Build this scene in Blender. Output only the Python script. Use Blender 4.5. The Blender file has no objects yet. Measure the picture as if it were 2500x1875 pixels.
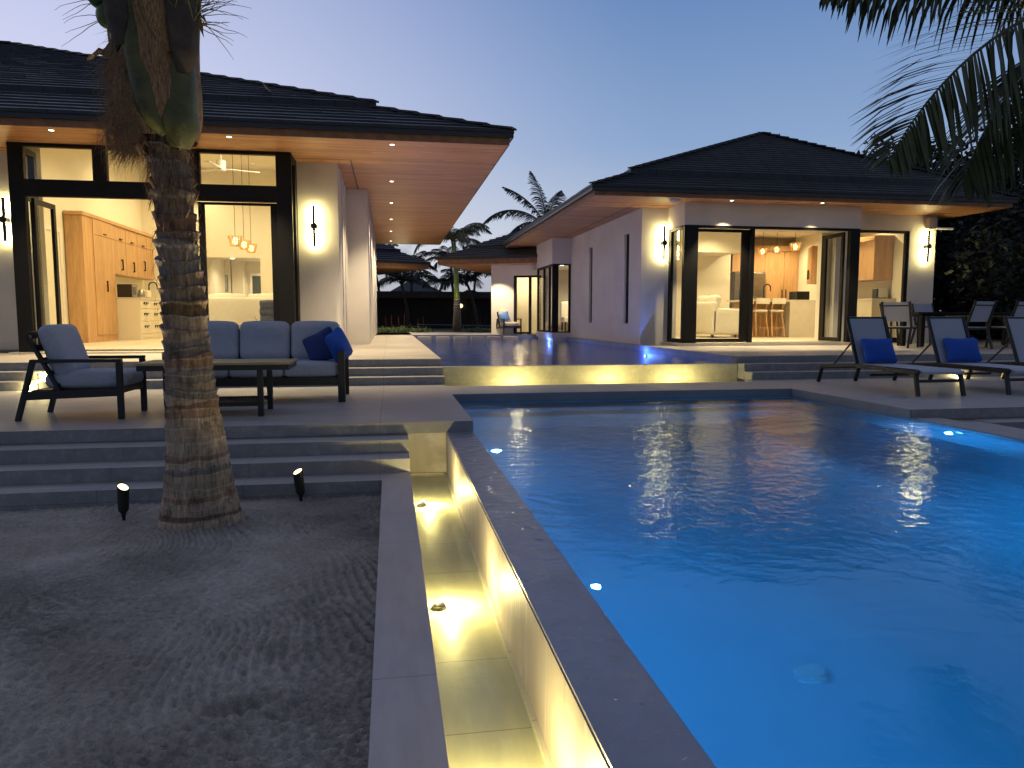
import bpy, bmesh, math, random
from mathutils import Vector, Matrix, noise
R = math.radians
random.seed(7)
scene = bpy.context.scene
COL = scene.collection

# ------------------------------------------------------------------ camera
cam_d = bpy.data.cameras.new("camera")
cam = bpy.data.objects.new("camera", cam_d)
COL.objects.link(cam)
yaw, pitch, roll = 0.166652, -0.092274, 0.00055
cam.matrix_world = (Matrix.Translation((0, 0, 1.10)) @ Matrix.Rotation(-yaw, 4, 'Z')
                    @ Matrix.Rotation(math.pi / 2 + pitch, 4, 'X') @ Matrix.Rotation(roll, 4, 'Z'))
cam_d.sensor_width = 36.0
cam_d.lens = 1765.8 / 2500 * 36.0
cam_d.clip_start = 0.05
cam_d.clip_end = 2000
scene.camera = cam

# ------------------------------------------------------------------ render settings
scene.view_settings.view_transform = 'Standard'
scene.view_settings.look = 'None'
scene.view_settings.gamma = 1
scene.view_settings.exposure = 0.0
scene.render.engine = 'CYCLES'
cy = scene.cycles
cy.use_denoising = True
cy.caustics_reflective = False
cy.caustics_refractive = False
cy.sample_clamp_indirect = 4.0
cy.max_bounces = 9
cy.diffuse_bounces = 4
cy.glossy_bounces = 4
cy.transmission_bounces = 6
cy.transparent_max_bounces = 16
cy.use_light_tree = True

# ------------------------------------------------------------------ world: dusk sky
world = bpy.data.worlds.new("World")
scene.world = world
world.use_nodes = True
wt = world.node_tree
wt.nodes.clear()


def N(t, typ, **kw):
    n = t.nodes.new(typ)
    for k, v in kw.items():
        if isinstance(k, str) and hasattr(n, k):
            setattr(n, k, v)
    return n


def math_node(t, op, a, b=None, c=None):
    n = t.nodes.new('ShaderNodeMath')
    n.operation = op
    for i, v in enumerate((a, b, c)):
        if v is None:
            continue
        if isinstance(v, (int, float)):
            n.inputs[i].default_value = v
        else:
            t.links.new(v, n.inputs[i])
    return n.outputs[0]


def ramp(t, fac, stops, interp='LINEAR'):
    n = t.nodes.new('ShaderNodeValToRGB')
    n.color_ramp.interpolation = interp
    e = n.color_ramp.elements
    while len(e) < len(stops):
        e.new(0.5)
    for el, (p, c) in zip(e, stops):
        el.position = p
        el.color = (*c, 1) if len(c) == 3 else c
    t.links.new(fac, n.inputs[0])
    return n.outputs[0]


def mixc(t, fac, a, b, mode='MIX'):
    n = t.nodes.new('ShaderNodeMix')
    n.data_type = 'RGBA'
    n.blend_type = mode
    for sock, v in ((n.inputs[0], fac), (n.inputs[6], a), (n.inputs[7], b)):
        if isinstance(v, (int, float)):
            sock.default_value = v
        elif isinstance(v, (tuple, list)):
            sock.default_value = (*v, 1) if len(v) == 3 else v
        else:
            t.links.new(v, sock)
    return n.outputs[2]


tc = N(wt, 'ShaderNodeTexCoord')
nrm = N(wt, 'ShaderNodeVectorMath', operation='NORMALIZE')
wt.links.new(tc.outputs['Generated'], nrm.inputs[0])
sep = N(wt, 'ShaderNodeSeparateXYZ')
wt.links.new(nrm.outputs[0], sep.inputs[0])
zz = sep.outputs[2]
blue_side = ramp(wt, zz, [(0.0, (.62, .64, .68)), (.10, (.50, .58, .70)), (.22, (.26, .385, .62)), (.40, (.13, .245, .50)), (.62, (.24, .28, .42)), (1.0, (.20, .23, .35))])
glow_side = ramp(wt, zz, [(0.0, (.92, .84, .80)), (.12, (.82, .80, .88)), (.30, (.62, .65, .88)), (.48, (.44, .49, .76)), (.66, (.34, .37, .50)), (1.0, (.20, .23, .35))])
dotn = N(wt, 'ShaderNodeVectorMath', operation='DOT_PRODUCT')
wt.links.new(nrm.outputs[0], dotn.inputs[0])
dotn.inputs[1].default_value = (-0.80, 0.60, 0.0)
sm = N(wt, 'ShaderNodeMapRange', interpolation_type='SMOOTHSTEP')
wt.links.new(dotn.outputs['Value'], sm.inputs[0])
sm.inputs[1].default_value = 0.22
sm.inputs[2].default_value = 0.92
skyc = mixc(wt, sm.outputs[0], blue_side, glow_side)
# the half of the sky away from the sunset is darker
back = N(wt, 'ShaderNodeMapRange', interpolation_type='SMOOTHSTEP')
wt.links.new(sep.outputs[1], back.inputs[0])
back.inputs[1].default_value = -0.5
back.inputs[2].default_value = 0.55
back.inputs[3].default_value = 0.5
back.inputs[4].default_value = 1.0
skyc = mixc(wt, 1.0, skyc, back.outputs[0], 'MULTIPLY')
# low cumulus beyond the houses
nz = N(wt, 'ShaderNodeTexNoise')
nz.inputs['Scale'].default_value = 13
nz.inputs['Detail'].default_value = 6
nz.inputs['Roughness'].default_value = .55
wt.links.new(nrm.outputs[0], nz.inputs['Vector'])
up = N(wt, 'ShaderNodeMapRange')
wt.links.new(zz, up.inputs[0])
up.inputs[1].default_value = .135
up.inputs[2].default_value = .02
cdx = N(wt, 'ShaderNodeMapRange')
wt.links.new(sep.outputs[0], cdx.inputs[0])
cdx.inputs[1].default_value = .36
cdx.inputs[2].default_value = .24
cl = math_node(wt, 'MULTIPLY_ADD', up.outputs[0], .42, nz.outputs[0])
clm = N(wt, 'ShaderNodeMapRange')
wt.links.new(cl, clm.inputs[0])
clm.inputs[1].default_value = .66
clm.inputs[2].default_value = .78
cfac = math_node(wt, 'MULTIPLY', clm.outputs[0], cdx.outputs[0])
cfac = math_node(wt, 'MULTIPLY', cfac, .62)
skyc = mixc(wt, cfac, skyc, (.33, .36, .44))
bg = N(wt, 'ShaderNodeBackground')
bg.inputs[1].default_value = 1.0
wt.links.new(skyc, bg.inputs[0])
wo = N(wt, 'ShaderNodeOutputWorld')
wt.links.new(bg.outputs[0], wo.inputs[0])

# ------------------------------------------------------------------ light levels
WARM = (1.0, .79, .42)
WARMW = (1.0, .80, .50)
YEL = (1.0, .79, .31)
POOLB = (.05, .42, 1.0)
P_IN_L, P_IN_R = 2300, 2500
E_SCONCE = 70
P_SPOT = 640
P_CHANNEL = 23.0
P_POOL = 92
P_STEP = 9.0


def lamp(name, kind, loc, power, color, size=.05, rot=None, aim=None, spot=None, blend=.6, size_y=None):
    d = bpy.data.lights.new(name, kind)
    d.energy = power
    d.color = color
    if kind == 'AREA':
        d.size = size
        if size_y:
            d.shape = 'RECTANGLE'
            d.size_y = size_y
    else:
        d.shadow_soft_size = size
    if kind == 'SPOT':
        d.spot_size = R(spot or 90)
        d.spot_blend = blend
    o = bpy.data.objects.new(name, d)
    COL.objects.link(o)
    o.location = loc
    if aim is not None:
        o.rotation_euler = (Vector(aim) - Vector(loc)).to_track_quat('-Z', 'Y').to_euler()
    elif rot:
        o.rotation_euler = rot
    return o


# ------------------------------------------------------------------ materials
MATS = {}


def new_mat(name):
    m = bpy.data.materials.new(name)
    m.use_nodes = True
    t = m.node_tree
    b = t.nodes['Principled BSDF']
    return m, t, b


def pos(t, scale=(1, 1, 1), obj=False):
    if obj:
        s = N(t, 'ShaderNodeTexCoord').outputs['Object']
    else:
        s = N(t, 'ShaderNodeNewGeometry').outputs['Position']
    mp = N(t, 'ShaderNodeMapping')
    mp.inputs['Scale'].default_value = scale
    t.links.new(s, mp.inputs[0])
    return mp.outputs[0]


def noise_tex(t, vec, scale, detail=4, rough=.55):
    n = N(t, 'ShaderNodeTexNoise')
    n.inputs['Scale'].default_value = scale
    n.inputs['Detail'].default_value = detail
    n.inputs['Roughness'].default_value = rough
    if vec is not None:
        t.links.new(vec, n.inputs['Vector'])
    return n.outputs[0]


def bump(t, b, h, dist=.01, strength=1.0, prev=None):
    n = N(t, 'ShaderNodeBump')
    n.inputs['Strength'].default_value = strength
    n.inputs['Distance'].default_value = dist
    t.links.new(h, n.inputs['Height'])
    if prev is not None:
        t.links.new(prev, n.inputs['Normal'])
    if b is not None:
        t.links.new(n.outputs[0], b.inputs['Normal'])
    return n.outputs[0]


def plain(name, col, rough=.5, var=.12, scale=6, bmp=0.0, bscale=60, metal=0.0, spec=.5, obj=False):
    m, t, b = new_mat(name)
    v = pos(t, obj=obj)
    nn = noise_tex(t, v, scale, 5)
    lo = tuple(c * (1 - var) for c in col)
    hi = tuple(min(1, c * (1 + var)) for c in col)
    t.links.new(ramp(t, nn, [(.3, lo), (.7, hi)]), b.inputs['Base Color'])
    b.inputs['Roughness'].default_value = rough
    b.inputs['Metallic'].default_value = metal
    b.inputs['Specular IOR Level'].default_value = spec
    if bmp:
        bump(t, b, noise_tex(t, v, bscale, 3), bmp)
    MATS[name] = m
    return m


def emis(name, col, strength):
    m, t, b = new_mat(name)
    b.inputs['Base Color'].default_value = (*[min(c, 1) for c in col], 1)
    b.inputs['Emission Color'].default_value = (*col, 1)
    b.inputs['Emission Strength'].default_value = strength
    MATS[name] = m
    return m


def seam(t, coord, period, offset, width):
    """1 on a seam line, 0 elsewhere"""
    a = math_node(t, 'ADD', coord, offset)
    a = math_node(t, 'DIVIDE', a, period)
    f = math_node(t, 'FRACT', a)
    f = math_node(t, 'SUBTRACT', f, .5)
    f = math_node(t, 'ABSOLUTE', f)
    return math_node(t, 'GREATER_THAN', f, .5 - width / period / 2)


def stone(name, col, period=(1.2, 1.2), off=(0, 0), axes=(0, 1), width=.004, rough=.55, speck=.0, stagger=0, vein=(.6, 5, 5)):
    m, t, b = new_mat(name)
    v = pos(t)
    s = N(t, 'ShaderNodeSeparateXYZ')
    t.links.new(v, s.inputs[0])
    n1 = noise_tex(t, v, 1.3, 6, .6)
    vv = pos(t, vein)
    n2 = noise_tex(t, vv, 2.2, 7, .62)
    n3 = noise_tex(t, v, 34, 4, .7)
    mx = math_node(t, 'MULTIPLY_ADD', n2, .6, math_node(t, 'MULTIPLY', n1, .4))
    c = ramp(t, mx, [(.32, tuple(x * .78 for x in col)), (.68, tuple(x * 1.16 for x in col))])
    if speck:
        n4 = noise_tex(t, v, 9, 8, .75)
        k = ramp(t, n4, [(.50, (0, 0, 0)), (.62, (1, 1, 1))])
        c = mixc(t, math_node(t, 'MULTIPLY', k, speck), c, tuple(min(1, x * 1.75) for x in col))
    ca, cb = s.outputs[axes[0]], s.outputs[axes[1]]
    if stagger:
        row = math_node(t, 'FLOOR', math_node(t, 'DIVIDE', math_node(t, 'ADD', cb, off[1]), period[1]))
        ca = math_node(t, 'MULTIPLY_ADD', row, stagger, ca)
    sa = seam(t, ca, period[0], off[0], width)
    sb = seam(t, cb, period[1], off[1], width)
    sk = math_node(t, 'MAXIMUM', sa, sb)
    c = mixc(t, math_node(t, 'MULTIPLY', sk, .65), c, tuple(x * .25 for x in col))
    t.links.new(c, b.inputs['Base Color'])
    t.links.new(math_node(t, 'MULTIPLY_ADD', n2, .25, rough - .12), b.inputs['Roughness'])
    h = math_node(t, 'SUBTRACT', math_node(t, 'MULTIPLY', n3, .25), sk)
    bump(t, b, h, .003)
    MATS[name] = m
    return m


def wood(name, col, plank=None, axis=1, along=0, rough=.45, obj=False, dark=.55, grain=14, groove=.6):
    """plank: width of boards across `axis`; grain runs along `along`"""
    m, t, b = new_mat(name)
    v = pos(t, obj=obj)
    s = N(t, 'ShaderNodeSeparateXYZ')
    t.links.new(v, s.inputs[0])
    comb = N(t, 'ShaderNodeCombineXYZ')
    hi = None
    for i in range(3):
        src = s.outputs[i]
        if i == along:
            src = math_node(t, 'MULTIPLY', src, .09)
        t.links.new(src, comb.inputs[i])
    vec = comb.outputs[0]
    if plank:
        p = math_node(t, 'DIVIDE', s.outputs[axis], plank)
        idx = math_node(t, 'FLOOR', p)
        wn = N(t, 'ShaderNodeTexWhiteNoise', noise_dimensions='1D')
        t.links.new(idx, wn.inputs['W'])
        # board ends: boards 2.4 m long with a shift per row
        q = math_node(t, 'FLOOR', math_node(t, 'MULTIPLY_ADD', wn.outputs[0], 7.0, math_node(t, 'DIVIDE', s.outputs[along], 2.4)))
        wn2 = N(t, 'ShaderNodeTexWhiteNoise', noise_dimensions='2D')
        cc = N(t, 'ShaderNodeCombineXYZ')
        t.links.new(idx, cc.inputs[0])
        t.links.new(q, cc.inputs[1])
        t.links.new(cc.outputs[0], wn2.inputs['Vector'])
        add = N(t, 'ShaderNodeVectorMath', operation='MULTIPLY_ADD')
        t.links.new(wn2.outputs[0], add.inputs[0])
        add.inputs[1].default_value = (9, 9, 9)
        t.links.new(vec, add.inputs[2])
        vec = add.outputs[0]
    n1 = noise_tex(t, vec, grain, 7, .62)
    n2 = noise_tex(t, vec, grain * 4.3, 3, .5)
    g = math_node(t, 'MULTIPLY_ADD', n2, .35, math_node(t, 'MULTIPLY', n1, .65))
    c = ramp(t, g, [(.30, tuple(x * dark for x in col)), (.52, col), (.75, tuple(min(1, x * 1.25) for x in col))])
    h = g
    if plank:
        k = math_node(t, 'MULTIPLY_ADD', wn2.outputs[0], .34, .83)
        c = mixc(t, 1.0, c, k, 'MULTIPLY')
        sk = seam(t, s.outputs[axis], plank, 0, plank * .10)
        c = mixc(t, math_node(t, 'MULTIPLY', sk, groove), c, tuple(x * .12 for x in col))
        h = math_node(t, 'SUBTRACT', math_node(t, 'MULTIPLY', g, .2), sk)
    t.links.new(c, b.inputs['Base Color'])
    b.inputs['Roughness'].default_value = rough
    bump(t, b, h, .003)
    MATS[name] = m
    return m


plain('white_stucco', (.70, .665, .62), .85, .07, 1.1, .004, 90)
plain('room_wall', (.80, .75, .62), .8, .02, 2)
plain('ceiling_paint', (.84, .80, .72), .8, .02, 2)
plain('black_metal', (.008, .008, .009), .42, .2, 20)
plain('dark_frame', (.006, .0055, .005), .55, .15, 15, spec=.25)
plain('slate_tile', (.018, .019, .026), .50, .35, 3, .004, 70)
plain('fascia_wood', (.22, .105, .052), .55, .25, 5, .002, 60)
plain('gutter', (.02, .02, .022), .4, .1)
m_, t_, b_ = new_mat('sand')
v_ = pos(t_)
na = noise_tex(t_, v_, 1.6, 6, .6)
nb_ = noise_tex(t_, v_, 30, 5, .75)
nc_ = noise_tex(t_, v_, 110, 3, .7)
cs = math_node(t_, 'MULTIPLY_ADD', nb_, .45, math_node(t_, 'MULTIPLY', na, .55))
t_.links.new(ramp(t_, cs, [(.32, (.30, .255, .22)), (.50, (.54, .48, .42)), (.66, (.78, .71, .64))]), b_.inputs['Base Color'])
b_.inputs['Roughness'].default_value = .97
b_.inputs['Specular IOR Level'].default_value = .2
hb_ = bump(t_, None, nb_, .030, 1.0)
bump(t_, b_, nc_, .010, 1.0, hb_)
MATS['sand'] = m_
plain('soil', (.045, .05, .03), .95, .4, 3, .02, 20)
plain('dark_stone', (.30, .29, .33), .4, .15, 3)
plain('spa_plaster', (.22, .28, .48), .5, .15, 3)
plain('cushion', (.42, .44, .50), .92, .06, 30, .0015, 700)
m_ = MATS['cushion']
t_ = m_.node_tree
b_ = t_.nodes['Principled BSDF']
hb_ = bump(t_, None, noise_tex(t_, pos(t_), 7, 3, .5), .030, .8)
bump(t_, b_, noise_tex(t_, pos(t_), 500, 2), .0012, 1.0, hb_)
plain('cream_cushion', (.62, .56, .48), .9, .05, 30, .0015, 600)
plain('mesh_fabric', (.40, .43, .50), .85, .05, 40, .0015, 600)
plain('navy_fabric', (.012, .035, .16), .9, .15, 40, .003, 300)
plain('blue_fabric', (.016, .09, .46), .9, .12, 40, .003, 300)
plain('sky_fabric', (.12, .26, .62), .9, .12, 40, .003, 300)
plain('leaf', (.050, .058, .013), .5, .45, 5)
plain('dark_leaf', (.007, .012, .006), .65, .45, 4)
plain('shrub_leaf', (.10, .16, .04), .5, .35, 8)
plain('bark_dark', (.05, .045, .035), .9, .3, 6, .01, 20)
plain('royal_bark', (.26, .22, .16), .8, .2, 6, .004, 30)
plain('royal_shaft', (.10, .16, .035), .45, .3, 5)
plain('green_sheath', (.080, .080, .018), .5, .55, 6, .006, 38)
plain('coconut_skin', (.045, .085, .016), .4, .25, 8)
plain('twig', (.16, .14, .06), .7, .3, 30)
plain('old_bark', (.055, .042, .036), .9, .4, 9, .004, 40)
plain('dry_sheath', (.20, .13, .075), .9, .4, 18, .006, 60)
plain('white_cabinet', (.74, .68, .54), .5, .02, 3)
plain('stone_counter', (.62, .56, .45), .5, .05, 3)
plain('white_sofa', (.72, .68, .58), .9, .04, 10, .002, 300)
plain('steel', (.30, .29, .27), .32, .1, 4, metal=.9)
plain('appliance_black', (.02, .02, .02), .2, .1)
plain('appliance_silver', (.55, .53, .48), .35, .05, metal=.5)
plain('plastic_white', (.7, .7, .7), .4, .03)
plain('door_grey', (.055, .065, .06), .5, .1)
plain('garage_wall', (.020, .014, .012), .8, .3, 3)
plain('garage_roof', (.055, .040, .036), .7, .3, 3)
plain('towel_grey', (.11, .11, .11), .95, .35, 25, .01, 90)
plain('basket', (.55, .48, .36), .8, .2, 60, .01, 80)
plain('paper', (.45, .50, .52), .6, .25, 12)
plain('far_roof', (.03, .035, .05), .7, .2, 3)
plain('net_pole', (.10, .16, .26), .5, .1)
plain('rust', (.12, .03, .02), .7, .3)
plain('grout_rock', (.45, .43, .40), .9, .3, 20, .02, 40)

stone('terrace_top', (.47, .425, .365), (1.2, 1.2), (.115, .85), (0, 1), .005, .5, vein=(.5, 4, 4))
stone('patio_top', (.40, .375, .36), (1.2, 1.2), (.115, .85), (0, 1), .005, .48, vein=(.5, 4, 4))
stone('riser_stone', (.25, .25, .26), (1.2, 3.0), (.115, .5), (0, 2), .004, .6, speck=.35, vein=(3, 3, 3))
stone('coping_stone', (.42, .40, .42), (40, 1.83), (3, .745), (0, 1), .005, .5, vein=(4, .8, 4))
stone('weir_stone', (.40, .36, .31), (40, 1.25), (0, .20), (0, 1), .004, .5, vein=(4, .7, .5))
t_ = MATS['weir_stone'].node_tree
b_ = t_.nodes['Principled BSDF']
src_ = b_.inputs['Base Color'].links[0].from_socket
sn_ = noise_tex(t_, pos(t_, (1, 26, 1.4)), 1.0, 4, .6)
big_ = noise_tex(t_, pos(t_, (1, .8, .4)), 1.0, 2, .5)
k_ = ramp(t_, math_node(t_, 'MULTIPLY_ADD', big_, .5, sn_), [(.80, (0, 0, 0)), (.90, (.75, .75, .75))])
t_.links.new(mixc(t_, k_, src_, (.66, .62, .55)), b_.inputs['Base Color'])
stone('channel_floor_stone', (.60, .58, .46), (40, .62), (0, .33), (0, 1), .006, .5, vein=(4, .8, 4))
stone('spa_stone', (.44, .42, .34), (2.4, 9), (.4, 3), (0, 2), .003, .5, speck=.25, vein=(1, 3, 2))
stone('pool_stone', (.24, .28, .33), (2.4, 9), (.4, 3), (0, 2), .003, .45, vein=(1, 3, 2))
stone('room_floor', (.62, .54, .42), (1.2, 1.2), (.1, .2), (0, 1), .004, .4)
wood('soffit_boards', (.52, .25, .105), .095, 1, 0, .5, dark=.62, grain=9, groove=.75)
wood('oak', (.52, .31, .145), None, 0, 2, .5, dark=.66, grain=9)
wood('oak_panel', (.50, .29, .13), .42, 1, 2, .5, dark=.66, grain=9, groove=.0)
wood('teak', (.30, .25, .15), .075, 1, 0, .55, dark=.6, grain=10)
wood('rattan', (.75, .50, .20), None, 0, 2, .6)


def mat_palm():
    m, t, b = new_mat('palm_bark')
    v = pos(t, (1, 1, 1), obj=True)
    vc = N(t, 'ShaderNodeVertexColor')
    vc.layer_name = 'Col'
    fib = noise_tex(t, pos(t, (1, 1, .10), obj=True), 60, 5, .7)
    blo = noise_tex(t, v, 7, 6, .65)
    c = mixc(t, 1.0, vc.outputs[0], ramp(t, fib, [(.28, (.30, .28, .26)), (.5, (.9, .9, .9)), (.75, (1.5, 1.45, 1.35))]), 'MULTIPLY')
    c = mixc(t, ramp(t, blo, [(.52, (0, 0, 0)), (.66, (.65, .65, .65))]), c, (.045, .030, .022))
    t.links.new(c, b.inputs['Base Color'])
    b.inputs['Roughness'].default_value = .92
    h = math_node(t, 'MULTIPLY_ADD', blo, .5, fib)
    bump(t, b, h, .012, .9)
    MATS['palm_bark'] = m


def mat_fibre():
    m, t, b = new_mat('fibre')
    f = noise_tex(t, pos(t, (1, 1, .08), obj=True), 120, 4, .7)
    t.links.new(ramp(t, f, [(.3, (.06, .034, .02)), (.5, (.26, .155, .08)), (.75, (.58, .39, .22))]), b.inputs['Base Color'])
    b.inputs['Roughness'].default_value = .95
    bump(t, b, f, .01)
    MATS['fibre'] = m


mat_palm()
mat_fibre()


def water(name, scale=3.2, strength=.4, dist=.03, tint=(.86, .95, 1.0), stretch=(1, 1, 1), fine=.3, rough=0.0, fade=None):
    m, t, b = new_mat(name)
    t.nodes.remove(b)
    g = N(t, 'ShaderNodeBsdfGlass')
    g.inputs['IOR'].default_value = 1.33
    g.inputs['Roughness'].default_value = rough
    g.inputs['Color'].default_value = (*tint, 1)
    v = pos(t, stretch)
    # warp so that the ripples do not line up
    wn = N(t, 'ShaderNodeTexNoise')
    wn.inputs['Scale'].default_value = 1.1
    t.links.new(v, wn.inputs['Vector'])
    ad = N(t, 'ShaderNodeVectorMath', operation='MULTIPLY_ADD')
    t.links.new(wn.outputs['Color'], ad.inputs[0])
    ad.inputs[1].default_value = (.45, .45, 0)
    t.links.new(v, ad.inputs[2])
    n1 = noise_tex(t, ad.outputs[0], scale, 2, .5)
    n2 = noise_tex(t, ad.outputs[0], scale * 3.1, 3, .55)
    h = math_node(t, 'MULTIPLY_ADD', n2, fine, n1)
    if fade:      # calmer water towards the near end (world Y from fade[0] to fade[1])
        s = N(t, 'ShaderNodeSeparateXYZ')
        t.links.new(N(t, 'ShaderNodeNewGeometry').outputs['Position'], s.inputs[0])
        mr = N(t, 'ShaderNodeMapRange', interpolation_type='SMOOTHSTEP')
        t.links.new(s.outputs[1], mr.inputs[0])
        mr.inputs[1].default_value, mr.inputs[2].default_value = fade[0], fade[1]
        mr.inputs[3].default_value, mr.inputs[4].default_value = fade[2], 1.0
        h = math_node(t, 'MULTIPLY', h, mr.outputs[0])
    nb = bump(t, None, h, dist, strength)
    t.links.new(nb, g.inputs['Normal'])
    t.links.new(g.outputs[0], t.nodes['Material Output'].inputs[0])
    MATS[name] = m
    return m


water('pool_water', 7.5, 1.0, .0120, fade=(2.8, 5.2, .25), fine=.30)




def clear_glass(name, refl=.07, tint=(.97, .98, .96), rip=0, rs=7):
    m, t, b = new_mat(name)
    t.nodes.remove(b)
    tr = N(t, 'ShaderNodeBsdfTransparent')
    tr.inputs[0].default_value = (*tint, 1)
    gl = N(t, 'ShaderNodeBsdfGlossy')
    gl.inputs['Roughness'].default_value = 0.0
    fr = N(t, 'ShaderNodeLayerWeight')
    if rip:
        nb = bump(t, None, noise_tex(t, pos(t), rs, 4), rip)
        t.links.new(nb, gl.inputs['Normal'])
        t.links.new(nb, fr.inputs['Normal'])
    f5 = math_node(t, 'POWER', fr.outputs['Facing'], 5.0)
    f5 = math_node(t, 'MULTIPLY_ADD', f5, .80, .035)
    mx = N(t, 'ShaderNodeMixShader')
    t.links.new(f5, mx.inputs[0])
    t.links.new(tr.outputs[0], mx.inputs[1])
    t.links.new(gl.outputs[0], mx.inputs[2])
    t.links.new(mx.outputs[0], t.nodes['Material Output'].inputs[0])
    MATS[name] = m


clear_glass('glass')
clear_glass('still_water', tint=(.97, 1.0, .90), rip=.004)
clear_glass('film_water', tint=(.95, .97, 1.0), rip=.022, rs=9)
clear_glass('spa_water', tint=(.80, .88, 1.0), rip=.011, rs=10)
plain('pool_plaster', (.42, .62, .74), .6, .05, 2)
emis('sconce_glow', (1.0, .82, .34), E_SCONCE)
emis('downlight', (1.0, .86, .66), 5)
emis('room_light', (1.0, .90, .66), 9)
emis('pendant_glow', (1.0, .74, .34), 3.5)
emis('step_glow', (1.0, .84, .42), 14)
emis('spot_glow', (1.0, .84, .42), 3.2)
emis('bullet_glow', (1.0, .86, .40), 4.0)
emis('pool_lens', (.25, .75, 1.0), 3.0)
emis('spa_lens', (.25, .35, 1.0), 12)
emis('far_lamp', (1.0, .72, .42), 2.2)


# ------------------------------------------------------------------ mesh builder
class MB:
    def __init__(s):
        s.v, s.f, s.m = [], [], []

    def add(s, vs, fs, mi=0):
        o = len(s.v)
        s.v += [tuple(v) for v in vs]
        s.f += [tuple(i + o for i in f) for f in fs]
        s.m += [mi] * len(fs)
        return s

    def box(s, x0, x1, y0, y1, z0, z1, mi=0):
        vs = [(x, y, z) for z in (z0, z1) for y in (y0, y1) for x in (x0, x1)]
        return s.add(vs, [(0, 2, 3, 1), (4, 5, 7, 6), (0, 1, 5, 4), (2, 6, 7, 3), (0, 4, 6, 2), (1, 3, 7, 5)], mi)

    def beam(s, p0, p1, w, h, up=(0, 0, 1), mi=0):
        p0, p1 = Vector(p0), Vector(p1)
        d = (p1 - p0).normalized()
        u = Vector(up)
        sd = d.cross(u)
        if sd.length < 1e-4:
            sd = d.cross(Vector((0, 1, 0)))
        sd.normalize()
        u = sd.cross(d).normalized()
        vs = [p + sd * a * w / 2 + u * b * h / 2 for p in (p0, p1) for a, b in ((-1, -1), (1, -1), (1, 1), (-1, 1))]
        return s.add(vs, [(0, 1, 2, 3), (7, 6, 5, 4), (0, 4, 5, 1), (1, 5, 6, 2), (2, 6, 7, 3), (3, 7, 4, 0)], mi)

    def tube(s, pts, rad, n=10, caps=True, mi=0):
        pts = [Vector(p) for p in pts]
        if isinstance(rad, (int, float)):
            rad = [rad] * len(pts)
        vs, fs = [], []
        for i, p in enumerate(pts):
            d = (pts[min(i + 1, len(pts) - 1)] - pts[max(i - 1, 0)]).normalized()
            a = d.cross(Vector((0, 0, 1)))
            if a.length < 1e-3:
                a = Vector((1, 0, 0))
            a.normalize()
            b = d.cross(a).normalized()
            for k in range(n):
                t = 2 * math.pi * k / n
                vs.append(p + (a * math.cos(t) + b * math.sin(t)) * rad[i])
        for i in range(len(pts) - 1):
            for k in range(n):
                fs.append((i * n + k, i * n + (k + 1) % n, (i + 1) * n + (k + 1) % n, (i + 1) * n + k))
        if caps:
            fs.append(tuple(reversed(range(n))))
            fs.append(tuple((len(pts) - 1) * n + k for k in range(n)))
        return s.add(vs, fs, mi)

    def quad(s, a, b, c, d, mi=0):
        return s.add([a, b, c, d], [(0, 1, 2, 3)], mi)

    def sphere(s, c, r, n=14, sz=(1, 1, 1), mi=0):
        vs, fs = [], []
        for i in range(n + 1):
            t = math.pi * i / n
            for k in range(n):
                a = 2 * math.pi * k / n
                vs.append((c[0] + r * sz[0] * math.sin(t) * math.cos(a), c[1] + r * sz[1] * math.sin(t) * math.sin(a), c[2] + r * sz[2] * math.cos(t)))
        for i in range(n):
            for k in range(n):
                fs.append((i * n + k, (i + 1) * n + k, (i + 1) * n + (k + 1) % n, i * n + (k + 1) % n))
        return s.add(vs, fs, mi)

    def cushion(s, c, size, r=.05, puff=.02, M=None, n=10, mi=0, pinch=0.0):
        """rounded pad of full size `size` centred at c; M rotates it about c. puff swells the z faces"""
        hx, hy, hz = [x / 2 for x in size]
        r = min(r, hx * .99, hy * .99, hz * .99)
        vs, fs, idx = [], [], {}

        def pt(u, v, w):
            key = (round(u, 5), round(v, 5), round(w, 5))
            if key in idx:
                return idx[key]
            p = Vector((u * hx, v * hy, w * hz))
            inner = Vector((max(-hx + r, min(hx - r, p.x)), max(-hy + r, min(hy - r, p.y)), max(-hz + r, min(hz - r, p.z))))
            d = p - inner
            if d.length > 1e-9:
                p = inner + d.normalized() * r
            p.z += w * puff * (1 - u * u) * (1 - v * v)
            if pinch:
                p.z *= 1 - pinch * max(abs(u), abs(v)) ** 3
                k = 1 - .09 * (1 - abs(u)) * abs(v) ** 2
                p.y *= k
                p.x *= 1 - .09 * (1 - abs(v)) * abs(u) ** 2
            if M is not None:
                p = M @ p
            idx[key] = len(vs)
            vs.append((p.x + c[0], p.y + c[1], p.z + c[2]))
            return idx[key]
        g = [math.sin((-1 + 2 * i / n) * math.pi / 2) for i in range(n + 1)]
        for ax in range(3):
            for sg in (-1, 1):
                for i in range(n):
                    for j in range(n):
                        cs = [(g[i], g[j]), (g[i + 1], g[j]), (g[i + 1], g[j + 1]), (g[i], g[j + 1])]
                        q = []
                        for a, b in cs:
                            t = [0, 0, 0]
                            t[ax] = sg
                            t[(ax + 1) % 3] = a
                            t[(ax + 2) % 3] = b
                            q.append(pt(*t))
                        fs.append(tuple(q) if sg > 0 else tuple(reversed(q)))
        return s.add(vs, fs, mi)

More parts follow.
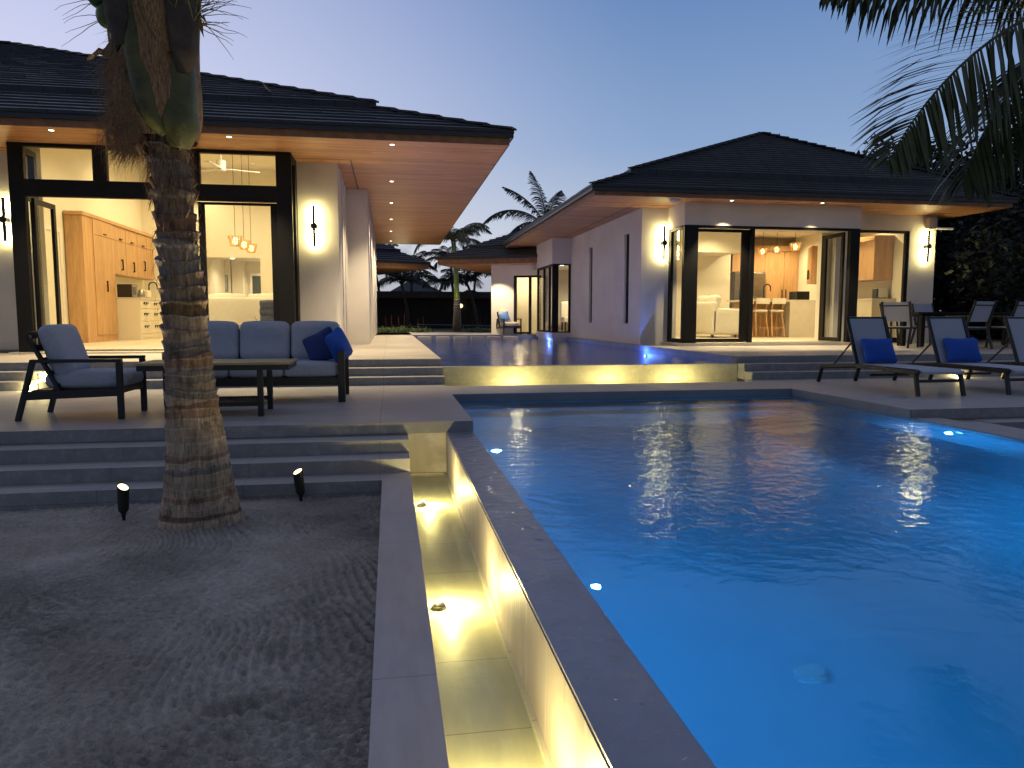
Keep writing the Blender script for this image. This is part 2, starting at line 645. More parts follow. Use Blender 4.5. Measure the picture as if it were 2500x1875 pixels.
    def build(s, name, mats, parent=None, smooth=False, bevel=0, kind=None, label=None, cat=None, group=None, world=False):
        me = bpy.data.meshes.new(name)
        vs = s.v
        off = Vector((0, 0, 0))
        if parent is None:
            xs = [v[0] for v in vs]
            ys = [v[1] for v in vs]
            zs = [v[2] for v in vs]
            off = Vector(((min(xs) + max(xs)) / 2, (min(ys) + max(ys)) / 2, min(zs)))
        elif world:
            q = parent
            while q is not None:
                off += q.location
                q = q.parent
        me.from_pydata([(v[0] - off.x, v[1] - off.y, v[2] - off.z) for v in vs], [], s.f)
        if isinstance(mats, str):
            mats = [mats]
        for mn in mats:
            me.materials.append(MATS[mn])
        if len(mats) > 1:
            me.polygons.foreach_set('material_index', s.m)
        if smooth:
            me.polygons.foreach_set('use_smooth', [True] * len(me.polygons))
        me.update()
        o = bpy.data.objects.new(name, me)
        COL.objects.link(o)
        if parent is None:
            o.location = off
        else:
            o.parent = parent
        if bevel:
            b = o.modifiers.new('bevel', 'BEVEL')
            b.width = bevel
            b.segments = 2
            b.limit_method = 'ANGLE'
        if kind:
            o['kind'] = kind
        if label:
            o['label'] = label
        if cat:
            o['category'] = cat
        if group:
            o['group'] = group
        return o


def thing(name, label, cat, loc=(0, 0, 0), rotz=0, group=None):
    o = bpy.data.objects.new(name, None)
    o.empty_display_size = .1
    COL.objects.link(o)
    o.location = loc
    o.rotation_euler = (0, 0, rotz)
    o['label'] = label
    o['category'] = cat
    if group:
        o['group'] = group
    return o


def dup(root, loc, rotz=None, label=None, scale=None):
    kids = {}
    allo = list(bpy.data.objects)
    for q in allo:
        if q.parent is not None:
            kids.setdefault(q.parent, []).append(q)

    def cp(o, par):
        c = o.copy()
        COL.objects.link(c)
        c.parent = par
        for ch in kids.get(o, []):
            cp(ch, c)
        return c
    r = cp(root, None)
    r.location = loc
    if rotz is not None:
        r.rotation_euler = (0, 0, rotz)
    if label:
        r['label'] = label
    if scale:
        r.scale = (scale,) * 3
    return r


def B(x0, x1, y0, y1, z0, z1):
    return MB().box(x0, x1, y0, y1, z0, z1)


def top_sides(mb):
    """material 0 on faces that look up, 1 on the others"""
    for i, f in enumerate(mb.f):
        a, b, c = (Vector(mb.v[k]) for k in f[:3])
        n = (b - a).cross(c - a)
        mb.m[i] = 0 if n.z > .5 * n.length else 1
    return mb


UT = .385      # upper terrace level
# ================================================================== SETTING
MB().box(-400, 400, -60, 600, -2.2, -2.0).build('ground', 'soil', kind='structure')
top_sides(MB().box(-60, 60, 34.0, 400, -1.9, UT - .03)).build('garden_ground', ['soil', 'soil'], kind='structure')


def sand():
    x0, x1, y0, y1 = -5.4, -.095, 1.3, 6.64
    nx, ny = 500, 510
    vs, fs = [], []
    prints = [(-.62, 3.05, .16, .09, .5, -.05), (-.55, 3.55, .15, .08, 1.2, -.025), (-1.05, 4.9, .13, .07, .1, -.02), (-.75, 2.5, .17, .09, 1.4, -.03),
              (-1.75, 3.95, .17, .06, .3, -.045), (-1.5, 4.35, .09, .05, .2, -.02), (-2.3, 4.4, .12, .05, .5, -.02), (-.45, 4.15, .15, .08, 1.0, -.02),
              (-2.2, 2.2, .16, .07, .9, -.035), (-2.9, 3.1, .16, .08, .2, -.03), (-3.3, 4.8, .14, .07, 1.3, -.03), (-.35, 2.0, .15, .08, 1.3, -.03)]
    for j in range(ny + 1):
        y = y0 + (y1 - y0) * j / ny
        for i in range(nx + 1):
            x = x0 + (x1 - x0) * i / nx
            z = -.525 + .020 * noise.noise(Vector((x * 1.1, y * 1.1, 3))) + .009 * noise.noise(Vector((x * 4, y * 4, 1)))
            z += .009 * noise.noise(Vector((x * 14, y * 14, 8))) + .009 * noise.noise(Vector((x * 33, y * 33, 5)))
            # raked and trodden patches
            k = noise.noise(Vector((x * .8 + 5, y * .8, 0))) * 1.6 + .42 + .22 * (x + 2.0)
            k = max(0, min(1, k))
            a = .9 + .5 * noise.noise(Vector((x * .5, y * .5, 9)))
            u = x * math.cos(a) + y * math.sin(a)
            z += k * .009 * math.sin(u * 125 + 3 * noise.noise(Vector((x * 3, y * 3, 2))))
            z += k * .016 * noise.noise(Vector((x * 24, y * 24, 4)))
            for (px, py, la, lb, an, dp) in prints:
                dx, dy = x - px, y - py
                la, lb = la * .8, lb * .75
                if abs(dx) < .35 and abs(dy) < .35:
                    e = ((dx * math.cos(an) + dy * math.sin(an)) / la) ** 2 + ((-dx * math.sin(an) + dy * math.cos(an)) / lb) ** 2
                    z += dp * math.exp(-e * 1.4) * 1.3 - dp * .45 * math.exp(-(math.sqrt(e) - 1.5) ** 2 * 5)
            dd = math.hypot(x + 1.50, y - 5.95)
            z += .03 * math.exp(-(dd / .45) ** 2)
            vs.append((x, y, z))
    w = nx + 1
    for j in range(ny):
        for i in range(nx):
            a = j * w + i
            fs.append((a, a + 1, a + w + 1, a + w))
    mb = MB().add(vs, fs)
    mb.quad((-14, -3, -.53), (x1, -3, -.53), (x1, y0, -.53), (-14, y0, -.53))
    mb.quad((-14, y0, -.53), (x0, y0, -.53), (x0, y1, -.53), (-14, y1, -.53))
    mb.build('sand', 'sand', smooth=True, kind='structure')


sand()

# lounge patio, its far strip in front of the spa trough, and the sun deck on the right
pt = MB()
pt.box(-14, .86, 7.60, 11.84, -.12, 0)
pt.box(.86, 6.15, 10.30, 11.50, -.12, 0)
pt.box(6.15, 22, 7.68, 11.84, -.12, 0)
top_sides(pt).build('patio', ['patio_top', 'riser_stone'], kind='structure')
# body below the patio slab
pb = MB()
pb.box(-14, .18, 7.62, 11.8, -2.0, -.124)
pb.box(.18, .84, 7.62, 11.8, -2.0, -.124)
pb.box(.84, 6.13, 10.33, 11.48, -2.0, -.124)
pb.box(6.17, 22, 7.70, 11.8, -2.0, -.124)
pb.build('patio_base', 'weir_stone', kind='structure')
# steps down to the sand
st = MB()
for k in range(3):
    y = 7.28 - .325 * k
    st.box(-14, .17 + .001 * k, y, 7.60 + .001, -2.0 if k == 2 else -.13 * (k + 2) + .001, -.13 * (k + 1))
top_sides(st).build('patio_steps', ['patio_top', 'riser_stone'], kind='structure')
# coping between sand and trough
cp = MB().box(-.093, .172, -3, 6.63, -2.0, -.39)
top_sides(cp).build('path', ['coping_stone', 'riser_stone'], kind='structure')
# overflow trough
MB().box(.172, .57, -3, 7.60, -.66, -.575).build('trough_floor', 'channel_floor_stone', kind='structure')
ch = MB()
ch.box(.172, .192, -3, 7.598, -.575, -.545)
ch.box(.548, .5695, -3, 7.598, -.575, -.545)
ch.box(.192, .548, 7.575, 7.598, -.575, -.545)
ch.build('trough_kerb', 'channel_floor_stone', kind='structure')
MB().quad((.1925, -3, -.552), (.5475, -3, -.552), (.5475, 7.575, -.552), (.1925, 7.575, -.552)).build('trough_water', 'still_water', kind='structure')
# weir wall
MB().box(.57, .835, -3, 7.598, -2.0, -.128).build('weir_wall', 'weir_stone', label='long pale stone overflow wall between the lit trough and the blue pool', cat='wall')
MB().box(.575, .8525, -3, 7.60, -.127, -.1118).build('weir_cap', 'dark_stone', kind='structure')
# pool shell
pl = MB()
pl.quad((.835, -3, -1.7), (6.15, -3, -1.7), (6.15, 10.3, -1.7), (.835, 10.3, -1.7))
pl.quad((.846, -3, -1.7), (.846, 10.3, -1.7), (.846, 10.3, -.121), (.846, -3, -.121))
pl.quad((6.148, 10.3, -1.7), (6.148, -3, -1.7), (6.148, -3, -.13), (6.148, 10.3, -.13))
pl.quad((.846, 10.298, -1.7), (6.148, 10.298, -1.7), (6.148, 10.298, -.13), (.846, 10.298, -.13))
pl.quad((.846, -3, -1.7), (.846, -3, -.121), (6.148, -3, -.121), (6.148, -3, -1.7))
# steps inside along the far wall and a bench on the right
pl.box(.86, 6.13, 9.75, 10.29, -1.69, -.42)
pl.box(.86, 6.13, 9.35, 9.749, -1.69, -.75)
pl.box(5.75, 6.14, 2, 9.349, -1.69, -.62)
pl.build('pool_basin', 'pool_plaster', kind='structure')
# band of stone at the waterline
bd = MB()
bd.box(.862, 6.13, 10.286, 10.3, -.30, -.002)
bd.box(6.13, 6.15, 7.69, 10.285, -.30, -.002)
bd.box(6.13, 6.15, -3, 7.689, -.30, -.102)
bd.box(.845, .860, 7.601, 10.30, -.30, -.002)
bd.build('pool_band', 'pool_stone', kind='structure')
# right coping beside the pool, and steps at the end of the sun deck
rc = MB()
rc.box(6.15, 6.50, -3, 7.68, -2.0, -.10)
for k in range(3):
    rc.box(6.95, 22, 7.36 - .33 * k, 7.679, -.13 * (k + 2), -.13 * (k + 1) - .002)
rc.box(6.501, 6.949, -3, 7.679, -2.0, -.14)
top_sides(rc).build('deck_steps', ['patio_top', 'riser_stone'], kind='structure')
MB().box(6.96, 22, -3, 6.69, -2.0, -.5).build('planting_bed', 'sand', kind='structure')


def ripple_plane(name, x0, x1, y0, y1, z, nx, ny, mat, fn):
    vs, fs = [], []
    for j in range(ny + 1):
        for i in range(nx + 1):
            x, y = x0 + (x1 - x0) * i / nx, y0 + (y1 - y0) * j / ny
            vs.append((x, y, z + fn(x, y)))
    w = nx + 1
    for j in range(ny):
        for i in range(nx):
            a = j * w + i
            fs.append((a, a + 1, a + w + 1, a + w))
    return MB().add(vs, fs).build(name, mat, smooth=True, kind='structure')


MB().tube([(2.2, 3.4, -1.698), (2.2, 3.4, -1.66)], .08, 20).build('pool_drain', 'plastic_white', label='pale round drain cover on the floor of the blue pool', cat='drain')
vm = bpy.data.materials.new('pool_body')
vm.use_nodes = True
vt = vm.node_tree
vt.nodes.remove(vt.nodes['Principled BSDF'])
vs_ = vt.nodes.new('ShaderNodeVolumePrincipled')
vs_.inputs['Color'].default_value = (.35, .72, .95, 1)
vs_.inputs['Density'].default_value = .16
vs_.inputs['Anisotropy'].default_value = .4
vt.links.new(vs_.outputs[0], vt.nodes['Material Output'].inputs['Volume'])
MATS['pool_body'] = vm
MB().box(.862, 6.128, -2.99, 10.284, -1.685, -.128).build('pool_water_body', 'pool_body', kind='structure')


def pool_wave(x, y):
    k = max(0, min(1, (y - 2.5) / 3))
    return (.0022 * k + .0006) * noise.noise(Vector((x * 2.3, y * 2.3, 0)))


ripple_plane('pool_water', .852, 6.15, -3, 10.3, -.110, 160, 380, 'pool_water', pool_wave)

MB().quad((.574, -3, -.1105), (.8515, -3, -.1105), (.8515, 7.595, -.1105), (.574, 7.595, -.1105)).build('weir_film', 'film_water', kind='structure')
# upper terrace, left, with three steps down to the patio
ut = MB()
ut.box(-22, .86, 12.45, 33.9, .257, UT)
ut.box(-22, .866, 12.13, 12.449, .1295, .257)
ut.box(-22, .866, 12.449, 33.9, -2, .2565)
ut.box(-22, .872, 11.82, 12.129, -.02, .128)
ut.box(-22, .872, 12.129, 12.449, -.02, .129)
top_sides(ut).build('terrace', ['terrace_top', 'riser_stone'], kind='structure')
# upper terrace, right
rt = MB()
rt.box(6.29, 26, 12.45, 40, .257, UT)
rt.box(6.285, 26, 12.13, 12.449, .1295, .257)
rt.box(6.285, 26, 12.449, 40, -2, .2565)
rt.box(6.28, 26, 11.82, 12.129, -.02, .128)
rt.box(6.28, 26, 12.129, 12.449, -.02, .129)
top_sides(rt).build('sun_terrace', ['terrace_top', 'riser_stone'], kind='structure')
# far walkway behind the spa pool
fw = MB()
fw.box(-22, 6.28, 29.3, 34.0, -1, UT)
top_sides(fw).build('walkway', ['terrace_top', 'riser_stone'], kind='structure')

# spa pool: overflow wall, shell, water, trough in front
MB().box(.88, 6.27, 12.37, 12.62, -.35, .250).build('spa_wall', 'spa_stone', label='pale stone overflow wall of the raised far pool lit yellow from below', cat='wall')
sp = MB()
sp.quad((.87, 12.6, -.9), (6.28, 12.6, -.9), (6.28, 29.3, -.9), (.87, 29.3, -.9))
sp.quad((.868, 12.6, -.9), (.868, 29.3, -.9), (.868, 29.3, .38), (.868, 12.6, .38))
sp.quad((6.283, 29.3, -.9), (6.283, 12.6, -.9), (6.283, 12.6, .38), (6.283, 29.3, .38))
sp.quad((.87, 29.29, -.9), (6.28, 29.29, -.9), (6.28, 29.29, .38), (.87, 29.29, .38))
sp.build('spa_basin', 'spa_plaster', kind='structure')
ripple_plane('spa_water', .87, 6.283, 12.375, 29.29, .2555, 60, 160, 'spa_water',
             lambda x, y: .0012 * noise.noise(Vector((x * 2.1, y * 2.1, 5))) * max(0, min(1, (5.6 - x))))
tb = MB()
tb.box(.87, 6.28, 11.50, 12.37, -.42, -.33)
tb.box(.872, 6.27, 11.498, 11.515, -.33, -.02)
tb.build('spa_trough', 'spa_stone', kind='structure')
MB().quad((.875, 11.515, -.030), (6.275, 11.515, -.030), (6.275, 12.37, -.030), (.875, 12.37, -.030)).build('spa_trough_water', 'still_water', kind='structure')
for i, x in enumerate((1.31, 2.02, 2.70, 3.37, 4.03, 4.69)):
    ordw = ('first', 'second', 'third', 'fourth', 'fifth', 'sixth')[i]
    MB().box(x - .25, x + .25, 27.9, 28.5, .10, .345).build('stepping_stone', 'terrace_top', bevel=.01, label='%s square stepping stone from the left at the far end of the raised pool' % ordw,
                                                              cat='stepping stone', group='stepping stones across the raised pool')

# ================================================================== ROOFS
def hip_roof(parent, x0, x1, y0, y1, z0, pk0, pk1, n, tier, jit=.004, tile=.42, name='roof'):
    """pk0 / pk1: ridge ends (left/front, right/back). courses as real overlapping tile rows"""
    E4 = [Vector((x0, y0, z0)), Vector((x1, y0, z0)), Vector((x1, y1, z0)), Vector((x0, y1, z0))]
    P = [Vector(pk0), Vector(pk1)]
    if abs(pk0[1] - pk1[1]) < abs(pk0[0] - pk1[0]):
        T = [P[0], P[1], P[1], P[0]]       # ridge runs along x
    else:
        T = [P[0], P[0], P[1], P[1]]       # ridge runs along y
    mb = MB()
    rnd = random.Random(3)
    lift = .10
    for c in range(n):
        s0, s1 = c / n, (c + 1) / n
        up0 = lift if c >= tier else 0
        for k in range(4):
            a0, b0 = E4[k].lerp(T[k], s0), E4[(k + 1) % 4].lerp(T[(k + 1) % 4], s0)
            a1, b1 = E4[k].lerp(T[k], s1), E4[(k + 1) % 4].lerp(T[(k + 1) % 4], s1)
            L = (b0 - a0).length
            detail = k in (0, 1) or (k == 3 and x0 > 0)
            cnt = max(1, int(L / tile)) if detail else 1
            sh = .5 if c % 2 else 0
            cuts = [0] + [(i + sh) / cnt for i in range(1 - (1 if sh else 0), cnt)] + [1]
            cuts = sorted(set(max(0, min(1, q)) for q in cuts))
            for i in range(len(cuts) - 1):
                u, v = cuts[i], cuts[i + 1]
                h = up0 + .040 + (rnd.uniform(-jit, jit) if detail else 0)
                g = .004 / max(L, .1) if detail else 0
                A, Bq = a0.lerp(b0, u + g), a0.lerp(b0, v - g)
                L1 = a1.lerp(b1, u + g)
                L2 = a1.lerp(b1, v - g)
                hz, hz1 = Vector((0, 0, h)), Vector((0, 0, up0 + .004))
                lo = Vector((0, 0, up0 - .02 if c != tier else -.01))
                mb.quad(A + hz, Bq + hz, L2 + hz1, L1 + hz1)
                mb.quad(A + lo, Bq + lo, Bq + hz, A + hz)
            # ridge caps up the hip
        for k in range(4):
            p0, p1 = E4[k].lerp(T[k], s0), E4[k].lerp(T[k], min(1, s1 + .15 / n))
            z = Vector((0, 0, up0 + .035))
            mb.beam(p0 + z + Vector((0, 0, .022)), p1 + z - Vector((0, 0, .012)), .20, .035)
    for k in range(4):
        z = Vector((0, 0, -.03))
        k2 = (k + 1) % 4
        mb.quad(E4[k] + z, E4[k2] + z, T[k2] + z, T[k] + z)
    if (T[0] - T[1]).length > .01 or (T[1] - T[2]).length > .01:
        mb.beam(P[0] + Vector((0, 0, lift + .03)), P[1] + Vector((0, 0, lift + .03)), .22, .05)
    return mb.build(name, 'slate_tile', parent, world=True)


def eaves(parent, x0, x1, y0, y1, zs, zt, hole=None):
    """fascia boards, gutter edge and boarded soffit"""
    f = MB()
    t = .03
    f.box(x0, x1, y0, y0 + t, zs - .004, zt)
    f.box(x0, x1, y1 - t, y1, zs - .004, zt)
    f.box(x0, x0 + t, y0 + t, y1 - t, zs - .004, zt)
    f.box(x1 - t, x1, y0 + t, y1 - t, zs - .004, zt)
    f.build('fascia', 'fascia_wood', parent, world=True)
    g = MB()
    e = .07
    g.box(x0 - e, x1 + e, y0 - e, y0 - .001, zt - .06, zt + .055)
    g.box(x0 - e, x1 + e, y1 + .001, y1 + e, zt - .06, zt + .055)
    g.box(x0 - e, x0 - .001, y0 - .001, y1 + .001, zt - .06, zt + .055)
    g.box(x1 + .001, x1 + e, y0 - .001, y1 + .001, zt - .06, zt + .055)
    g.build('gutter', 'gutter', parent, world=True)
    m = MB()
    ys = y0 + t
    for (hy0, hy1, hx0, hx1) in hole:
        if hy0 > ys:
            m.box(x0 + t, x1 - t, ys, hy0, zs, zs + .03)
        m.box(x0 + t, hx0, hy0, hy1, zs, zs + .03)
        m.box(hx1, x1 - t, hy0, hy1, zs, zs + .03)
        ys = hy1
    m.box(x0 + t, x1 - t, ys, y1 - t, zs, zs + .03)
    m.build('soffit', 'soffit_boards', parent, world=True)


def pane(parent, pts, name='pane'):
    MB().quad(*pts).build(name, 'glass', parent, world=True)


# ------------------------------------------------------------------ LEFT HOUSE
LH = thing('house', 'large white house on the left, its glass doors open on a lit kitchen', 'house', (-8, 24, UT))
SZ = 4.37
eaves(LH, -21, 2.30, 13.98, 33.4, SZ, 4.55, ((15.38, 16.3, -7.0, -1.95), (16.3, 26.1, -8.3, -1.2)))
hip_roof(LH, -21.08, 2.38, 13.90, 33.48, 4.60, (-22, 23.7, 8.75) if False else (-14.5, 23.7, 8.80), (-10.6, 23.7, 8.80), 30, 6)
w = MB()
w.box(-1.9, -1.06, 16.2, 16.42, UT, SZ)                # front wall with the lamp
w.box(-1.28, -1.06, 16.42, 19.4, UT, SZ)               # side wall
w.box(-1.10, -.53, 19.4, 20.2, UT, SZ)                 # pier
w.box(-.80, -.56, 20.2, 32.6, UT, SZ)
w.box(-20, -7.05, 16.2, 16.42, UT, SZ)                 # front wall on the left
w.box(-20, -.56, 32.6, 32.8, UT, SZ)
w.build('wall', 'white_stucco', LH, world=True)
# raised strips standing in for bright window reflections down the side wall
for y in (17.2, 18.2, 18.9):
    MB().box(-1.06, -1.035, y, y + .10, UT, SZ).build('reflection_strip', 'white_stucco', LH, world=True)
for y in (21.2, 23.4, 26.0, 29.0):  # farther strips shaped for the same reflected light
    MB().box(-.56, -.535, y, y + .14, UT, SZ).build('reflection_strip', 'white_stucco', LH, world=True)
sl = MB()
sl.box(-1.96, -.745, 15.83, 15.86, SZ - .003, SZ + .01)
sl.box(-.775, -.745, 15.86, 20.2, SZ - .003, SZ + .01)
sl.box(-20, -7.1, 15.83, 15.86, SZ - .003, SZ + .01)
sl.build('soffit_vent', 'black_metal', LH, world=True)
# projecting bay of dark frames
fr = MB()
FY0, FY1 = 15.30, 15.42
fr.box(-7.05, -6.78, FY0, FY1, .42, SZ - .002)
fr.box(-2.20, -1.90, FY0, FY1, .42, SZ - .002)
fr.box(-6.78, -2.20, FY0, FY1, 4.30, SZ - .002)
fr.box(-6.78, -2.20, FY0, FY1, 3.38, 3.70)
fr.box(-5.575, -5.32, FY0, FY1, 3.70, 4.30)
fr.box(-3.95, -3.63, FY0, FY1, 3.70, 4.30)
# bay sides
fr.box(-7.05, -6.93, FY1, 16.2, 4.25, SZ - .002)
fr.box(-7.05, -6.93, 16.08, 16.2, .42, 4.25)
fr.box(-7.05, -6.93, FY1, 16.08, .42, .52)
fr.box(-7.05, -6.93, FY1, 16.08, 3.38, 3.70)
fr.box(-2.02, -1.90, FY1, 16.2, 4.22, SZ - .002)
fr.box(-2.02, -1.90, 15.85, 16.2, .42, 4.22)
fr.box(-2.02, -1.90, FY1, 15.85, .42, .52)
fro = fr.build('door_frame', 'dark_frame', LH, world=True, bevel=.006)
for (a, b) in ((-6.78, -5.575), (-5.32, -3.95), (-3.63, -2.20)):
    MB().box(a, b, 15.36, 15.366, 3.70, 4.30).build('transom_pane', 'glass', LH, world=True)
MB().box(-6.995, -6.989, FY1, 16.08, .52, 3.38).build('side_pane', 'glass', LH, world=True)
MB().box(-6.995, -6.989, FY1, 16.08, 3.70, 4.25).build('side_pane', 'glass', LH, world=True)
# fixed / sliding leaf on the right
lf = MB()
lf.box(-3.72, -3.60, 15.43, 15.49, .46, 3.375)
lf.box(-2.34, -2.20, 15.43, 15.49, .46, 3.375)
lf.box(-3.60, -2.34, 15.43, 15.49, 3.325, 3.375)
lf.box(-3.60, -2.34, 15.43, 15.49, .46, .58)
d1 = lf.build('glass_door', 'dark_frame', LH, world=True, bevel=.005)
MB().box(-3.60, -2.34, 15.457, 15.463, .58, 3.325).build('pane', 'glass', d1, world=True)
# folded open leaf at the left
lf = MB()
lf.box(-6.75, -6.69, 15.46, 15.56, .46, 3.37)
lf.box(-6.75, -6.69, 16.25, 16.36, .46, 3.37)
lf.box(-6.75, -6.69, 15.56, 16.25, 3.27, 3.37)
lf.box(-6.75, -6.69, 15.56, 16.25, .46, .56)
d2 = lf.build('glass_door', 'dark_frame', LH, world=True, bevel=.005)
MB().box(-6.723, -6.717, 15.56, 16.25, .56, 3.27).build('pane', 'glass', d2, world=True)
sil = MB()
sil.box(-7.2, -1.85, 15.22, 16.2, UT, .42)
sil.build('door_sill', 'stone_counter', LH, world=True)
tk = MB()
for y in (15.50, 15.60, 15.72):
    tk.box(-6.68, -3.75, y, y + .018, .421, .436)
tk.build('door_track', 'steel', LH, world=True)
# room inside
rm = MB()
rm.quad((-8.25, 16.42, .44), (-2.0, 16.42, .44), (-1.4, 26.5, .44), (-8.25, 26.5, .44))
rm.quad((-8.25, 15.9, .4395), (-1.9, 15.9, .4395), (-1.9, 16.43, .4395), (-8.25, 16.43, .4395))
rm.quad((-8.25, 26.5, .44), (-1.4, 26.5, .44), (-1.4, 30.4, .44), (-8.25, 30.4, .44))
rm.build('floor', 'room_floor', LH, world=True)
rw = MB()
rw.add([(-8.05, 16.42, .44), (-8.05, 26.0, .44), (-8.05, 26.0, 6.06), (-8.05, 20.4, 6.06), (-8.05, 16.42, 4.75)], [(0, 1, 2, 3, 4)])
rw.quad((-1.29, 26.0, .44), (-1.29, 16.42, .44), (-1.29, 16.42, 4.6), (-1.29, 26.0, 4.6))
rw.quad((-1.29, 26.0, 4.6), (-1.29, 16.42, 4.6), (-2.6, 16.42, 6.06), (-2.6, 26.0, 6.06))
# back wall with the opening to the hall
rw.quad((-8.05, 26, .44), (-6.25, 26, .44), (-6.25, 26, 6.06), (-8.05, 26, 6.06))
rw.quad((-4.33, 26, .44), (-2.6, 26, .44), (-2.6, 26, 6.06), (-4.33, 26, 6.06))
rw.quad((-2.6, 26, .44), (-1.29, 26, .44), (-1.29, 26, 4.6), (-2.6, 26, 6.06))
rw.quad((-6.25, 26, 3.10), (-4.33, 26, 3.10), (-4.33, 26, 6.06), (-6.25, 26, 6.06))
rw.box(-6.27, -6.25, 26.0, 30.3, .44, 3.3)
rw.quad((-8.25, 30.3, .44), (-1.4, 30.3, .44), (-1.4, 30.3, 3.5), (-8.25, 30.3, 3.5))
rw.box(-6.02, -5.60, 29.7, 30.29, .44, 3.3)
rw.quad((-3.9, 30.3, .44), (-3.9, 26, .44), (-3.9, 26, 3.5), (-3.9, 30.3, 3.5))
# inside of the front wall above the frames
rw.quad((-8.05, 16.43, .44), (-6.95, 16.43, .44), (-6.95, 16.43, 4.9), (-8.05, 16.43, 4.9))
rw.quad((-2.0, 16.43, .44), (-1.29, 16.43, .44), (-1.29, 16.43, 4.9), (-2.0, 16.43, 4.9))
rw.build('room_wall', 'room_wall', LH, world=True)
rc2 = MB()
rc2.quad((-8.3, 15.30, 4.385), (-1.2, 15.30, 4.385), (-1.2, 17.4, 4.95), (-8.3, 17.4, 4.95))
rc2.quad((-8.3, 17.4, 4.95), (-1.2, 17.4, 4.95), (-2.55, 20.4, 6.05), (-8.3, 20.4, 6.05))
rc2.quad((-8.3, 20.4, 6.05), (-2.55, 20.4, 6.05), (-2.55, 26.1, 6.05), (-8.3, 26.1, 6.05))
rc2.quad((-8.3, 26.01, 3.28), (-1.2, 26.01, 3.28), (-1.2, 30.4, 3.28), (-8.3, 30.4, 3.28))
rc2.build('ceiling', 'ceiling_paint', LH, world=True)
# white trim of the inner door beside the cupboards
MB().box(-8.05, -8.02, 18.9, 19.0, .44, 3.3).box(-8.05, -8.02, 19.75, 19.88, .44, 3.3).box(-8.05, -8.02, 19.0, 19.75, 3.18, 3.3).build('door_trim', 'ceiling_paint', LH, world=True)
hd = MB().box(-5.36, -4.85, 30.24, 30.29, .44, 2.72)
hd.build('inner_door', 'door_grey', LH, world=True)
MB().box(-5.46, -5.36, 30.22, 30.29, .44, 2.83).box(-5.36, -4.85, 30.22, 30.29, 2.72, 2.83).build('door_trim', 'ceiling_paint', LH, world=True)

for (x, y, z) in ((-6.6, 22.5, 6.0), (-4.4, 22.5, 6.0), (-2.9, 24.0, 6.0), (-6.2, 24.8, 6.0), (-6.0, 19.6, 5.6), (-3.4, 19.6, 5.6), (-5.9, 17.3, 4.75), (-3.6, 17.3, 4.75)):
    lamp('room_downlight', 'SPOT', (x, y, z), P_IN_L / 8, WARM, .09, rot=(0, 0, 0), spot=150, blend=.8)
lamp('hall_downlight', 'SPOT', (-5.3, 28.0, 3.2), P_IN_L * .05, WARMW, .08, rot=(0, 0, 0), spot=150, blend=.8)
lamp('hall_downlight', 'SPOT', (-4.6, 29.4, 3.2), P_IN_L * .05, WARMW, .08, rot=(0, 0, 0), spot=150, blend=.8)

# kitchen cupboards (left house)
kc = thing('kitchen_cupboard', 'tall oak kitchen cupboards with black handles along the left room wall', 'cupboard', (-7.8, 22.5, .44))
MB().box(-8.02, -7.60, 20.03, 22.08, .44, 3.66).build('body', 'oak', kc, world=True, bevel=.003)
MB().box(-8.02, -7.62, 22.082, 25.6, 2.30, 3.66).build('wall_unit', 'oak', kc, world=True, bevel=.003)
MB().box(-8.02, -7.57, 20.0, 25.6, 3.66, 3.75).build('cornice', 'oak', kc, world=True, bevel=.003)
dl = [(20.64, 22.06, .62, 3.24), (20.64, 22.06, 3.255, 3.64)]
for a, b2 in ((22.1, 23.05), (23.06, 24.0), (24.01, 24.9), (24.91, 25.6)):
    dl += [(a, b2, 2.31, 3.24), (a, b2, 3.255, 3.64)]
for (a, b2, z0, z1) in dl:
    xo = -7.60 if a < 22.08 else -7.62
    MB().box(xo, xo + .02, a + .006, b2 - .006, z0, z1).build('door', 'oak', kc, world=True, bevel=.002)
hn = [(21.42, 1.785, 2.074), (22.65, 2.436, 2.742), (23.60, 2.434, 2.73), (24.59, 2.887 - .35, 3.183 - .35)]
for (y, z0, z1) in hn:
    m = MB()
    m.box(-7.575, -7.545, y - .012, y + .012, z0, z1)
    m.box(-7.60, -7.574, y - .03, y + .03, z0, z0 + .03)
    m.box(-7.60, -7.574, y - .03, y + .03, z1 - .03, z1)
    m.build('handle', 'black_metal', kc, world=True)
for (y, z) in ((21.43, 3.316), (22.63, 3.313), (23.56, 3.308), (24.55, 3.304)):
    MB().box(-7.60, -7.555, y - .10, y + .10, z - .012, z + .012).build('handle', 'black_metal', kc, world=True)
dc = thing('drawer_unit', 'white kitchen counter with three rows of drawers below the microwave', 'drawers', (-7.4, 22.6, .44))
MB().box(-8.02, -7.0, 22.09, 24.0, .44, 1.60).build('body', 'white_cabinet', dc, world=True)
MB().box(-8.02, -6.97, 22.085, 24.02, 1.601, 1.65).build('worktop', 'stone_counter', dc, world=True)
MB().box(-7.0, -6.985, 22.2, 23.9, .50, .60).build('plinth', 'white_cabinet', dc, world=True)
for (z0, z1) in ((1.34, 1.59), (.98, 1.33), (.62, .97)):
    for (a, b2) in ((22.12, 23.02), (23.03, 23.95)):
        dr = MB().box(-7.0, -6.98, a + .005, b2 - .005, z0 + .005, z1 - .005).build('drawer', 'white_cabinet', dc, world=True, bevel=.003)
        m = MB()
        cyy = (a + b2) / 2
        cz = (z0 + z1) / 2 + .03
        m.box(-6.955, -6.935, cyy - .17, cyy + .17, cz, cz + .025)
        m.box(-6.98, -6.954, cyy - .17, cyy - .14, cz - .04, cz + .025)
        m.box(-6.98, -6.954, cyy + .04, cyy + .07, cz - .04, cz + .025)
        m.build('handle', 'black_metal', dr, world=True)
